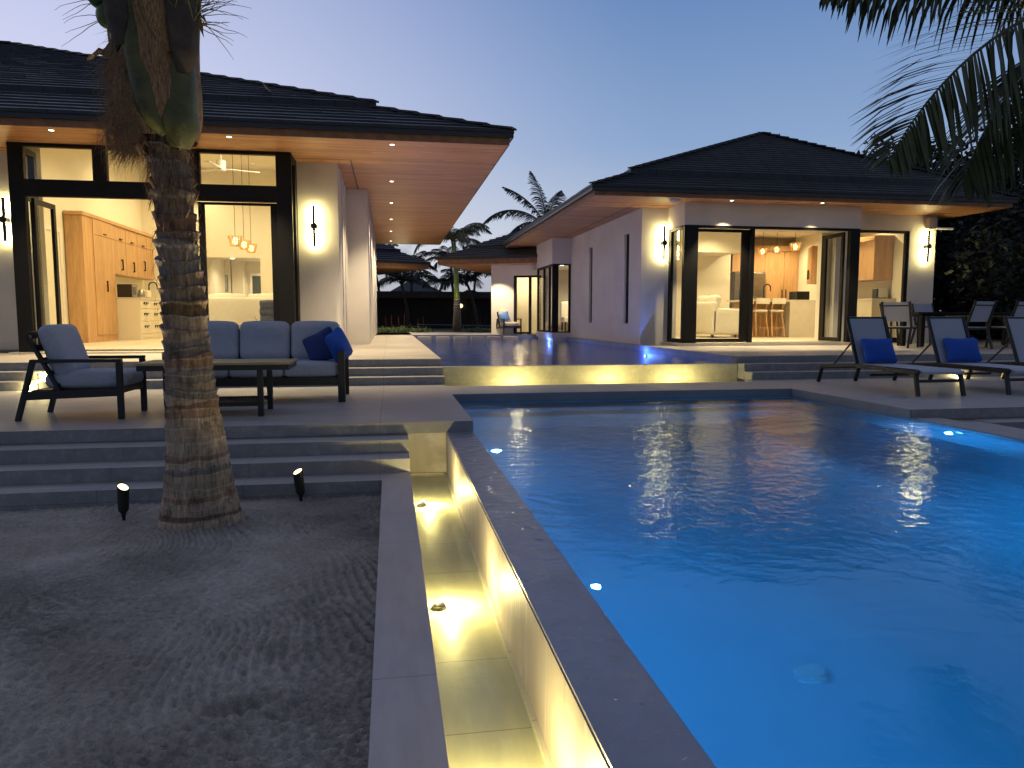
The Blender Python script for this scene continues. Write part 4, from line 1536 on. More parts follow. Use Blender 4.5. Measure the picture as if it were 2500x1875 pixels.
m.quad((.2, 3.2, 0), (4.6, 3.2, 0), (4.6, 3.2, 2.8), (.2, 3.2, 2.8))
m.quad((.21, .2, 0), (.21, 3.2, 0), (.21, 3.2, 2.8), (.21, .2, 2.8))
m.quad((4.6, .2, 0), (4.6, 3.2, 0), (4.6, 3.2, 2.8), (4.6, .2, 2.8))
m.build('room_wall', 'room_wall', PR)
MB().quad((0, .1, .015), (4.6, .1, .015), (4.6, 3.3, .015), (0, 3.3, .015)).build('floor', 'room_floor', PR)
MB().quad((0, .1, 2.79), (4.6, .1, 2.79), (4.6, 3.3, 2.79), (0, 3.3, 2.79)).build('ceiling', 'ceiling_paint', PR)
m = MB()
m.box(1.95, 2.30, 3.12, 3.19, .55, 2.35)
m.build('mirror', 'dark_frame', PR)
MB().box(-1.9, 5.6, -1.1, 5.0, PS, PS + .05).build('soffit', 'soffit_boards', PR)
m = MB()
m.box(-1.93, 5.63, -1.13, -1.1, PS - .01, PS + .26)
m.box(-1.93, -1.9, -1.1, 5.0, PS - .01, PS + .26)
m.build('fascia', 'fascia_wood', PR)
m = MB()
E = [(-2.0, -1.2), (5.7, -1.2), (5.7, 5.1), (-2.0, 5.1)]
T = [(1.6, 1.9), (2.4, 1.9), (2.4, 2.2), (1.6, 2.2)]
nC = 16
for c in range(nC):
    s0_, s1_ = c / nC, (c + 1) / nC
    lf_ = .06 if c >= 5 else 0
    for k in range(4):
        def L_(p, q, s, z):
            return (p[0] + (q[0] - p[0]) * s, p[1] + (q[1] - p[1]) * s, PS + .27 + 1.5 * s + z + lf_)
        k2 = (k + 1) % 4
        a, b = L_(E[k], T[k], s0_, .04), L_(E[k2], T[k2], s0_, .04)
        c1, d1_ = L_(E[k2], T[k2], s1_, .0), L_(E[k], T[k], s1_, .0)
        m.quad(a, b, c1, d1_)
        m.quad(L_(E[k], T[k], s0_, -.08), L_(E[k2], T[k2], s0_, -.08), b, a)
m.build('roof', 'slate_tile', PR)
pl_ = lamp('pavilion_light', 'POINT', (5.6, 31.9, 2.6), 70, WARMW, .08)
lamp('pavilion_eave_spot', 'SPOT', (3.9, 29.2, 3.15), 380, WARMW, .03, aim=(4.6, 29.9, .4), spot=80, blend=.5)

PL = thing('pool_house', 'small angled pavilion roof with lit wood eaves behind the left house', 'pavilion', (-1.55, 39.5, UT), R(24))
PS2 = 3.28
m = MB()
m.box(-4.6, .55, 0, .2, 0, PS2)
m.box(.35, .55, .2, 4.4, 0, PS2)
m.build('wall', 'white_stucco', PL)
MB().box(-5, 3.2, -1.7, 5.0, PS2, PS2 + .05).build('soffit', 'soffit_boards', PL)
m = MB()
m.box(-5.03, 3.23, -1.73, -1.7, PS2 - .01, PS2 + .30)
m.box(3.2, 3.23, -1.7, 5.0, PS2 - .01, PS2 + .30)
m.build('fascia', 'fascia_wood', PL)
m = MB()
E = [(-5.1, -1.8), (3.3, -1.8), (3.3, 5.1), (-5.1, 5.1)]
T = [(-1.3, 1.6), (-.7, 1.6), (-.7, 2.0), (-1.3, 2.0)]
for c in range(nC):
    s0_, s1_ = c / nC, (c + 1) / nC
    lf_ = .10 if c >= 5 else 0
    for k in range(4):
        def L_(p, q, s, z):
            return (p[0] + (q[0] - p[0]) * s, p[1] + (q[1] - p[1]) * s, PS2 + .31 + 1.9 * s + z + lf_)
        k2 = (k + 1) % 4
        a, b = L_(E[k], T[k], s0_, .04), L_(E[k2], T[k2], s0_, .04)
        c1, d1_ = L_(E[k2], T[k2], s1_, .0), L_(E[k], T[k], s1_, .0)
        m.quad(a, b, c1, d1_)
        m.quad(L_(E[k], T[k], s0_, -.10), L_(E[k2], T[k2], s0_, -.10), b, a)
m.build('roof', 'slate_tile', PL)
lamp('pavilion_eave_spot', 'SPOT', (.1, 38.0, 3.6), 300, WARMW, .03, aim=(.1, 38.1, 0), spot=110, blend=.6)
lamp('pavilion_under_eave', 'POINT', (0.6, 37.6, 2.6), 60, WARM, .1)

# dark garage beyond the garden, its lamp, a far roof and a rack
GH = thing('garage', 'long dark low garage across the garden beyond the raised pool', 'garage', (2.5, 50, UT))
MB().box(-6, 7.2, 49, 54, UT - .1, 2.35).build('wall', 'garage_wall', GH, world=True)
MB().box(-6.6, 7.9, 48.3, 54.6, 2.35, 2.78).build('roof', 'garage_roof', GH, world=True)
for x in (-1.5, 1.4, 4.2):
    MB().box(x, x + 2.3, 48.95, 48.995, UT, 2.0).build('door', 'garage_wall', GH, world=True)
wl = thing('wall_lamp', 'small glowing lamp on the dark garage beside the royal palm', 'wall lamp', (4.72, 48.85, 1.85))
MB().sphere((0, 0, 0), .14, 10).build('globe', 'far_lamp', wl, smooth=True)
MB().box(-.05, .05, 0, .1, -.05, .05).build('mount', 'black_metal', wl)
FHs = thing('house', 'distant hip roof showing above the garage between palms', 'house', (2.5, 80, UT))
m = MB()
m.add([(-1, 78, 3.2), (7, 78, 3.2), (7, 86, 3.2), (-1, 86, 3.2), (2.6, 82, 5.4)], [(0, 1, 4), (1, 2, 4), (2, 3, 4), (3, 0, 4)])
m.build('roof', 'far_roof', FHs, world=True)
MB().box(-1.5, 7.5, 78.5, 85.5, 0, 3.4).build('wall', 'garage_wall', FHs, world=True)
rk = thing('garden_rail', 'low pale blue horizontal rail in front of the dark garage', 'rail', (4, 44, UT))
MB().beam((1.6, 44, .66), (7.2, 44, .55), .05, .06).build('rail', 'net_pole', rk, world=True)
for x in (1.7, 4.4, 7.0):
    MB().box(x - .03, x + .03, 43.98, 44.02, UT - .05, .62).build('post', 'net_pole', rk, world=True)

# ================================================================== FURNITURE
def leg(mb_from, mb_to, w=.055, h=.055):
    return MB().beam(mb_from, mb_to, w, h)


# outdoor sofa  X -2.8..-.58  Y 9.55..10.6  (faces the viewer)
SF = thing('outdoor_sofa', 'black framed three seat outdoor sofa with pale grey cushions behind the coffee table', 'sofa', (-1.69, 10.08, 0))
hw = 1.11
for sx in (-1, 1):
    x = sx * (hw - .05)
    MB().box(x - .045, x + .045, -.53, -.44, 0, .66).build('leg', 'black_metal', SF, bevel=.004)
    MB().box(x - .04, x + .04, .44, .52, 0, .66).build('leg', 'black_metal', SF, bevel=.004)
    MB().box(x - .045, x + .045, -.439, .439, .60, .66).build('arm', 'black_metal', SF, bevel=.004)
MB().box(-hw + .096, hw - .096, -.52, -.46, .225, .325).box(-hw + .096, hw - .096, .40, .46, .225, .325).build('seat_frame', 'black_metal', SF, bevel=.003)
MB().box(-hw + .096, hw - .096, .42, .47, .5, .86).build('back_frame', 'black_metal', SF, bevel=.003)
cw = (2 * hw - .20) / 3
for i in range(3):
    x = -hw + .10 + cw * (i + .5)
    MB().cushion((x, -.04, .42), (cw - .006, .92, .19), .055, .012).build('seat_cushion', 'cushion', SF, smooth=True)
    MB().cushion((x, .29, .765), (cw - .012, .22, .53), .085, .02, M=Matrix.Rotation(R(-10), 3, 'X')).build('back_cushion', 'cushion', SF, smooth=True)
MB().cushion((-.69 - .22, 9.98, .70), (.46, .46, .15), .07, .035, M=Matrix.Rotation(R(-22), 3, 'Z') @ Matrix.Rotation(R(72), 3, 'X') @ Matrix.Rotation(R(28), 3, 'Z'), pinch=.55).build(
    'throw_pillow', 'navy_fabric', smooth=True, label='dark navy throw pillow at the right end of the outdoor sofa', cat='pillow')
MB().cushion((-.69 + .015, 9.92, .72), (.44, .44, .15), .07, .035, M=Matrix.Rotation(R(62), 3, 'Z') @ Matrix.Rotation(R(72), 3, 'X') @ Matrix.Rotation(R(20), 3, 'Z'), pinch=.55).build(
    'throw_pillow', 'blue_fabric', smooth=True, label='bright blue ribbed pillow leaning on the right arm of the outdoor sofa', cat='pillow')

# coffee table
TB = thing('coffee_table', 'slatted wood topped coffee table with black legs and a lower rack', 'table', (-1.9, 8.68, 0))
m = MB()
for k in range(10):
    y = -.36 + k * .0735
    m.box(-.83, .80, y, y + .068, .575, .60)
m.build('tabletop', 'teak', TB)
MB().box(-.80, .78, -.355, -.315, .515, .574).box(-.80, .78, .325, .365, .515, .574).box(-.80, -.76, -.315, .325, .515, .574).box(.74, .78, -.315, .325, .515, .574).build('apron', 'black_metal', TB)
for x in (-.50, .47):
    for y in (-.33, .31):
        MB().box(x - .03, x + .03, y - .03, y + .03, 0, .514).build('leg', 'black_metal', TB, bevel=.003)
m = MB()
m.box(-.47, .44, -.345, -.315, .115, .16)
m.box(-.47, .44, .295, .325, .115, .16)
for k in range(22):
    x = -.45 + k * .041
    m.box(x, x + .016, -.315, .295, .125, .145)
m.build('rack', 'black_metal', TB)


def armchair(t, cush, seatcush):
    """faces +x. footprint x -.5..+.5, y -.38..+.38"""
    for sy in (-1, 1):
        y = sy * .37
        # raked back leg, vertical front leg, arm, lower rail, raked back post
        MB().beam((-.52, y, 0), (-.34, y, .645), .05, .05, up=(0, 1, 0)).build('leg', 'black_metal', t, bevel=.004)
        MB().box(.47, .53, y - .025, y + .025, 0, .615).build('leg', 'black_metal', t, bevel=.004)
        MB().box(-.36, .53, y - .028, y + .028, .616, .652).build('arm', 'black_metal', t, bevel=.004)
        MB().beam((-.44, y, .265), (.47, y, .295), .045, .085).build('rail', 'black_metal', t, bevel=.004)
        MB().beam((-.10, y * .93, .30), (-.40, y * .93, .92), .035, .055, up=(0, 1, 0)).build('back_post', 'black_metal', t, bevel=.004)
    m = MB()
    for k in range(5):
        q = k / 4
        m.beam((-.12 - .27 * q, -.34, .36 + .55 * q), (-.12 - .27 * q, .34, .36 + .55 * q), .03, .07)
    m.build('back_slats', 'black_metal', t)
    MB().box(.475, .515, -.345, .345, .28, .36).box(-.42, -.38, -.345, .345, .24, .31).box(-.38, .47, -.34, .34, .30, .325).build('seat_frame', 'black_metal', t)
    MB().cushion((.13, 0, .42), (.82, .66, .18), .08, .015).build('seat_cushion', seatcush, t, smooth=True)
    MB().cushion((-.17, 0, .735), (.20, .66, .58), .09, .0, M=Matrix.Rotation(R(-17), 3, 'Y') @ Matrix.Identity(3)).build('back_cushion', cush, t, smooth=True)


AC = thing('armchair', 'black framed armchair with thick grey cushions at the left edge of the patio', 'armchair', (-3.37, 8.70, 0))
armchair(AC, 'cushion', 'cushion')

FC = thing('armchair', 'black framed armchair with cream cushions on the terrace behind the raised pool', 'armchair', (4.85, 29.75, UT), R(-80))
armchair(FC, 'cream_cushion', 'cream_cushion')
MB().cushion((4.66, 29.62, UT + .72), (.42, .42, .14), .06, .03, M=Matrix.Rotation(R(-20), 3, 'Z') @ Matrix.Rotation(R(75), 3, 'X') @ Matrix.Rotation(R(20), 3, 'Z'), pinch=.55).build(
    'throw_pillow', 'sky_fabric', smooth=True, label='light blue pillow on the cream armchair behind the raised pool', cat='pillow')


def lounger(loc, label):
    """foot end at y=0 (towards the viewer), head at y=2.35; x 0..0.70"""
    t = thing('sun_lounger', label, 'sun lounger', loc, 0, 'sun loungers on the deck beside the pool')
    for x in (.0, .70):
        MB().beam((x, .0, .325), (x, 1.40, .345), .035, .06).beam((x, 1.40, .345), (x, 2.30, .275), .035, .05).build('side_rail', 'black_metal', t, bevel=.003)
        MB().beam((x + (.01 if x else -.01), -.02, 0), (x, .06, .33), .04, .055, up=(1, 0, 0)).build('leg', 'black_metal', t, bevel=.003)
        MB().beam((x, 2.38, 0), (x, 2.28, .28), .04, .05, up=(1, 0, 0)).build('leg', 'black_metal', t, bevel=.003)
        MB().beam((x * .94 + .02, 1.38, .36), (x * .94 + .02, 1.69, 1.11), .03, .055, up=(1, 0, 0)).build('back_rail', 'black_metal', t, bevel=.003)
        MB().beam((x * .9 + .035, 1.54, .72), (x * .9 + .035, 2.00, .33), .018, .022, up=(1, 0, 0)).build('strut', 'black_metal', t)
    for (ya, yb, za, zb_) in ((.02, .06, .19, .23), (2.27, 2.31, .235, .275), (1.36, 1.40, .30, .34), (1.04, 1.07, .20, .235)):
        MB().box(.02, .68, ya, yb, za, zb_).build('cross_bar', 'black_metal', t)
    MB().box(.04, .66, 1.672, 1.70, 1.075, 1.105).build('head_bar', 'black_metal', t)
    # sling
    m = MB()
    nn = 16
    for i in range(nn):
        y0, y1 = -.05 + 1.43 * i / nn, -.05 + 1.43 * (i + 1) / nn
        def zf(y):
            return .372 - (.03 * max(0, (.08 - y) / .13) ** 2)
        m.quad((.02, y0, zf(y0)), (.68, y0, zf(y0)), (.68, y1, zf(y1)), (.02, y1, zf(y1)))
        m.quad((.02, y1, zf(y1) - .02), (.68, y1, zf(y1) - .02), (.68, y0, zf(y0) - .02), (.02, y0, zf(y0) - .02))
    m.quad((.02, -.05, .342), (.02, -.05, .31), (.68, -.05, .31), (.68, -.05, .342))
    m.build('seat_sling', 'mesh_fabric', t, smooth=False)
    m = MB()
    for i in range(8):
        a, b = i / 8, (i + 1) / 8
        pa = lambda q, o: (1.385 + .300 * q + o * .02, .375 + .735 * q - .012 * math.sin(math.pi * q) - o * .016)
        (ya, za), (yb, zb) = pa(a, 0), pa(b, 0)
        m.quad((.055, ya, za), (.645, ya, za), (.645, yb, zb), (.055, yb, zb))
        (ya, za), (yb, zb) = pa(a, 1), pa(b, 1)
        m.quad((.055, yb, zb), (.645, yb, zb), (.645, ya, za), (.055, ya, za))
    m.build('back_sling', 'mesh_fabric', t)
    return t


L0 = lounger((7.24, 8.95, 0), 'first sun lounger from the left, beside the far right corner of the pool')
dup(L0, (8.69, 8.95, 0), None, 'second sun lounger from the left, beside the first')
dup(L0, (10.15, 8.95, 0), None, 'third sun lounger, cut by the right edge of the photo')
PMx = Matrix.Rotation(R(66), 3, 'X')
MB().cushion((7.62, 10.325, .575), (.60, .42, .14), .06, .03, M=Matrix.Rotation(R(4), 3, 'Z') @ PMx, pinch=.5).build(
    'throw_pillow', 'blue_fabric', smooth=True, label='royal blue pillow on the first sun lounger from the left', cat='pillow', group='blue lounger pillows')
MB().cushion((9.12, 10.325, .575), (.60, .42, .14), .06, .03, M=Matrix.Rotation(R(-5), 3, 'Z') @ PMx, pinch=.5).build(
    'throw_pillow', 'blue_fabric', smooth=True, label='royal blue pillow on the second sun lounger from the left', cat='pillow', group='blue lounger pillows')


def dining_chair(loc, rz, label, grp):
    """faces +y; back at y=-.25"""
    t = thing('dining_chair', label, 'dining chair', loc, rz, grp)
    for sx in (-1, 1):
        x = sx * .27
        MB().beam((x, -.36, 0), (x, -.20, .46), .035, .045, up=(1, 0, 0)).beam((x, -.20, .46), (x, -.38, .98), .035, .045, up=(1, 0, 0)).build('rear_leg', 'black_metal', t, bevel=.003)
        MB().beam((x, .30, 0), (x, .22, .68), .035, .04, up=(1, 0, 0)).build('front_leg', 'black_metal', t, bevel=.003)
        MB().box(x - .022, x + .022, -.27, .27, .66, .69).build('arm', 'black_metal', t)
    for (ya, yb, za, zb_) in ((.20, .23, .40, .44), (-.24, -.21, .40, .44), (-.36, -.34, .88, .905)):
        MB().box(-.25, .25, ya, yb, za, zb_).build('cross_bar', 'black_metal', t)
    MB().box(-.25, .25, -.22, .25, .44, .455).build('seat', 'mesh_fabric', t)
    m = MB()
    m.add([(-.25, -.235, .56), (.25, -.235, .56), (.25, -.375, .97), (-.25, -.375, .97), (-.25, -.222, .56), (.25, -.222, .56), (.25, -.362, .97), (-.25, -.362, .97)],
          [(0, 1, 2, 3), (7, 6, 5, 4), (0, 4, 5, 1), (3, 2, 6, 7)])
    m.build('backrest', 'mesh_fabric', t)
    return t


dg = 'outdoor dining chairs round the dark table'
c0 = dining_chair((11.95, 15.45, UT), R(-55), 'dining chair at the left end of the outdoor table, turned sideways', dg)
dup(c0, (12.95, 16.75, UT), R(180), 'left dining chair on the far side of the outdoor table')
dup(c0, (13.95, 16.85, UT), R(180), 'right dining chair on the far side of the outdoor table')
dup(c0, (12.95, 14.55, UT), R(8), 'dining chair with its back to the pool, left of the pair by the trees')
dup(c0, (14.25, 14.75, UT), R(5), 'dining chair with its back to the pool, nearest the right edge of the photo')
for c_ in [o for o in bpy.data.objects if o.get('category') == 'dining chair']:
    c_.scale = (1.1, 1.1, 1.1)
DT = thing('dining_table', 'dark outdoor dining table between the black and white chairs', 'table', (14.0, 15.9, UT))
DT.scale = (1.1, 1.0, 1.12)
MB().box(-1.45, 1.6, -.45, .45, .71, .75).build('tabletop', 'dark_frame', DT, bevel=.005)
MB().box(-1.3, 1.45, -.35, .35, .66, .709).build('apron', 'dark_frame', DT)
for x in (-1.25, 1.4):
    for y in (-.32, .32):
        MB().box(x - .045, x + .045, y - .045, y + .045, 0, .659).build('leg', 'dark_frame', DT)

# deck fittings
MB().tube([(6.93, 8.95, .0005), (6.93, 8.95, .006)], .13, 24).build('deck_cover', 'dark_stone', label='round flush cover plate in the deck by the first lounger', cat='cover plate')


def step_light(x, y, z, label, face=-1):
    t = thing('step_light', label, 'step light', (x, y, z), 0, 'small lights set in the step risers')
    MB().box(-.085, .085, face * .008, 0 if face < 0 else .008, -.038, .038).build('plate', 'steel', t)
    MB().box(-.06, .06, face * .014, face * .0085, -.024, .024).build('lens', 'step_glow', t)
    lamp('step_lamp', 'POINT', (x, y - .06, z - .005), P_STEP, YEL, .03)
    return t


step_light(-5.26, 12.13, .19, 'upper glowing step light behind the left armchair')
step_light(-5.30, 11.82, .06, 'lower glowing step light behind the left armchair')
step_light(10.35, 11.82, .065, 'glowing step light behind the second sun lounger')

# ================================================================== LIGHTS IN TROUGHS AND POOLS
def uplight(x, y, label, aim, p=P_CHANNEL, z=-.575):
    t = thing('trough_light', label, 'underwater light', (x, y, z), 0, 'underwater lights in the overflow troughs')
    MB().tube([(0, 0, 0), (.0, 0, .018)], [.045, .04], 16).build('base', 'steel', t)
    MB().tube([(-.01, 0, .018), (.03, .0, .040)], [.022, .026], 14).build('head', 'plastic_white', t)
    lamp('trough_lamp', 'POINT', (x + .07, y, z + .13), p, YEL, .014)
    return t


uplight(.255, 6.35, 'far underwater lamp on the floor of the lit trough', None)
uplight(.255, 4.05, 'middle underwater lamp on the floor of the lit trough', None)
uplight(.255, 2.25, 'near underwater lamp on the floor of the lit trough at the bottom of the photo', None)
for i, x in enumerate((2.05, 3.75, 5.0)):
    t = uplight(x, 12.05, ('left', 'middle', 'right')[i] + ' lamp in the water slot below the spa wall', None, P_CHANNEL * 1.8, -.33)


def pool_light(x, y, z, nx, ny, label, p=P_POOL, lens='pool_lens', col=POOLB, r=.06):
    t = thing('pool_light', label, 'pool light', (x, y, z), 0, 'underwater pool lights')
    MB().tube([(0, 0, 0), (nx * .02, ny * .02, 0)], r, 20).build('ring', 'steel', t)
    MB().tube([(nx * .021, ny * .021, 0), (nx * .03, ny * .03, 0)], r * .8, 20).build('lens', lens, t)
    lamp('pool_lamp', 'POINT', (x + nx * .14, y + ny * .14, z), p, col, .022)
    return t


pool_light(.847, 6.75, -.42, 1, 0, 'underwater pool lamp in the weir wall near the patio corner')
pool_light(.847, 3.35, -.42, 1, 0, 'underwater pool lamp in the weir wall nearest the viewer')
pool_light(6.13, 6.9, -.38, -1, 0, 'bright underwater pool lamp in the right pool wall')
pool_light(.847, 0.6, -.6, 1, 0, 'added underwater fill lamp in the weir wall below the frame')  # extra lamp out of view, evens out the glow of the water
pool_light(5.74, 4.4, -.9, -1, 0, 'added underwater fill lamp in the right pool bench, at the right edge of the photo')  # lamp added to brighten the dark right side of the pool
pool_light(6.13, 1.6, -.6, -1, 0, 'added underwater fill lamp in the right pool wall beyond the frame')  # extra unseen lamp lifting the right half of the pool
# blue lamps of the raised pool
BL = (.12, .26, 1.0)
for i, (x, y, nx) in enumerate(((.872, 15.4, 1), (.872, 20.3, 1), (.872, 25.0, 1), (6.27, 17.2, -1), (5.79, 26.2, -1))):
    pool_light(x, y, .13, nx, 0, ('near left', 'middle left', 'far left', 'near right', 'far right')[i] + ' blue lamp at the waterline of the raised pool', 36, 'spa_lens', BL, .05)


def bullet(x, y, z, tiltx, label, aim):
    t = thing('garden_spotlight', label, 'spotlight', (x, y, z), 0, 'black spotlights in the sand aimed at the palm')
    a = Vector((tiltx, .0, 1)).normalized()
    p = lambda q: tuple(Vector((0, 0, .05)) + a * q)
    MB().tube([(0, 0, -.03), (0, 0, .03), (0, 0, .06)], [.010, .016, .024], 10).build('stake', 'black_metal', t)
    n = 20
    nl = Vector((-.45 if tiltx < 0 else .50, -.42, 1)).normalized()
    top = Vector((0, 0, .05)) + a * .215

    def ring(c, r, cut):
        out = []
        for k in range(n):
            q = 2 * math.pi * k / n
            v = Vector((r * math.cos(q), r * math.sin(q), 0))
            if cut:
                v += a * (-(v.dot(nl)) / a.dot(nl))
            out.append(c + v)
        return out
    m = MB()
    rings = [ring(Vector(p(0)), .024, 0), ring(Vector(p(.025)), .040, 0), ring(Vector(p(.12)), .043, 0), ring(top, .044, 1), ring(top, .039, 1), ring(top - a * .02, .037, 1)]
    vv = [w_ for r_ in rings for w_ in r_]
    m.add(vv, [(r_ * n + k, r_ * n + (k + 1) % n, (r_ + 1) * n + (k + 1) % n, (r_ + 1) * n + k) for r_ in range(5) for k in range(n)])
    m.build('body', 'black_metal', t)
    m = MB()
    m.add(ring(top - a * .008, .0385, 1), [tuple(range(n))])
    m.build('lens', 'bullet_glow', t)
    pos_ = Vector((x, y, z)) + Vector((0, 0, .05)) + a * .27
    lamp('palm_spot', 'SPOT', pos_, 190, WARMW, .012, aim=aim, spot=42, blend=.8)


bullet(-2.13, 6.12, -.515, .03, 'left black spotlight in the sand with a glowing slanted top', (-1.75, 5.95, 3.2))
bullet(-.80, 6.50, -.515, -.10, 'right black spotlight in the sand, leaning left', (-1.5, 6.0, 2.6))

# ================================================================== PLANTS
def frond(mb, p0, az, L, e0, e1, leaf=.55, n=34, w=.03, droop=.9, wind=0.0, rw=.02, start=.12, vdown=.35, rng=random, segs=3, mi_leaf=0, mi_stem=0, twist=0.0):
    p = Vector(p0)
    pts = [p.copy()]
    dirs = []
    steps = 18
    for i in range(steps):
        q = (i + .5) / steps
        e = e0 + (e1 - e0) * q ** 1.15
        a = az + wind * q
        d = Vector((math.cos(a) * math.cos(e), math.sin(a) * math.cos(e), math.sin(e)))
        dirs.append(d)
        p = p + d * (L / steps)
        pts.append(p.copy())
    mb.tube(pts, [rw * (1 - .85 * i / steps) for i in range(steps + 1)], 6, mi=mi_stem)
    for i in range(n):
        q = start + (1 - start) * (i + .5) / n
        f = q * steps
        k = min(steps - 1, int(f))
        c = pts[k].lerp(pts[k + 1], f - k)
        d = dirs[k]
        side0 = d.cross(Vector((0, 0, 1)))
        if side0.length < 1e-3:
            side0 = Vector((1, 0, 0))
        side0.normalize()
        if twist:
            side0 = side0 * math.cos(twist) + d.cross(side0) * math.sin(twist)
        ll = leaf * (math.sin(math.pi * min(1, q * .80 + .14)) ** .8) * (1.0 if q < .85 else 1 - (q - .85) * 2.6)
        for s in (-1, 1):
            if rng.random() < .03:
                continue
            v = (side0 * s * 1.0 + d * (.55 + .75 * q) + Vector((0, 0, -vdown))).normalized()
            v = (v + Vector((rng.uniform(-.09, .09), rng.uniform(-.09, .09), rng.uniform(-.09, .09)))).normalized()
            l1 = ll * rng.uniform(.85, 1.12)
            pp = c.copy()
            ww = w * rng.uniform(.8, 1.15)
            nrm_ = v.cross(d).cross(v)
            if nrm_.length < 1e-4:
                nrm_ = Vector((0, 0, 1))
            wv = d * .8 + Vector((0, 0, .35))
            wv = (wv - v * wv.dot(v)).normalized()
            row = [(pp + wv * ww * .3, pp - wv * ww * .3)]
            for sg in range(segs):
                v = (v + Vector((0, 0, -droop * (sg + .4) / segs * rng.uniform(.7, 1.2)))).normalized()
                pp = pp + v * (l1 / segs)
                wk = ww * (.5 if sg < segs - 1 else .06) * (1 if sg < segs - 2 else .9)
                wv2 = (wv - v * wv.dot(v)).normalized()
                row.append((pp + wv2 * wk, pp - wv2 * wk))
            for (a1, b1), (a2, b2) in zip(row, row[1:]):
                mb.quad(a1, b1, b2, a2, mi=mi_leaf)


# --- coconut palm in the sand
CP = thing('coconut_palm', 'coconut palm with a ringed trunk rising from the sand in front of the sofa', 'palm tree', (-1.50, 5.95, -.52))
prof = [(-.60, -1.500, .330), (-.52, -1.500, .322), (-.42, -1.500, .298), (-.23, -1.503, .262), (.063, -1.510, .228), (.385, -1.530, .194), (.704, -1.545, .174), (1.02, -1.560, .162), (1.18, -1.567, .157),
        (1.64, -1.590, .142), (1.95, -1.605, .137), (2.25, -1.625, .136), (2.45, -1.64, .136), (2.62, -1.66, .145), (3.3, -1.69, .14), (4.2, -1.70, .12)]


def pr(z):
    for a, b in zip(prof, prof[1:]):
        if a[0] <= z <= b[0]:
            q = (z - a[0]) / (b[0] - a[0])
            q = q * q * (3 - 2 * q) * .5 + q * .5
            return a[1] + (b[1] - a[1]) * q, a[2] + (b[2] - a[2]) * q
    return prof[-1][1], prof[-1][2]


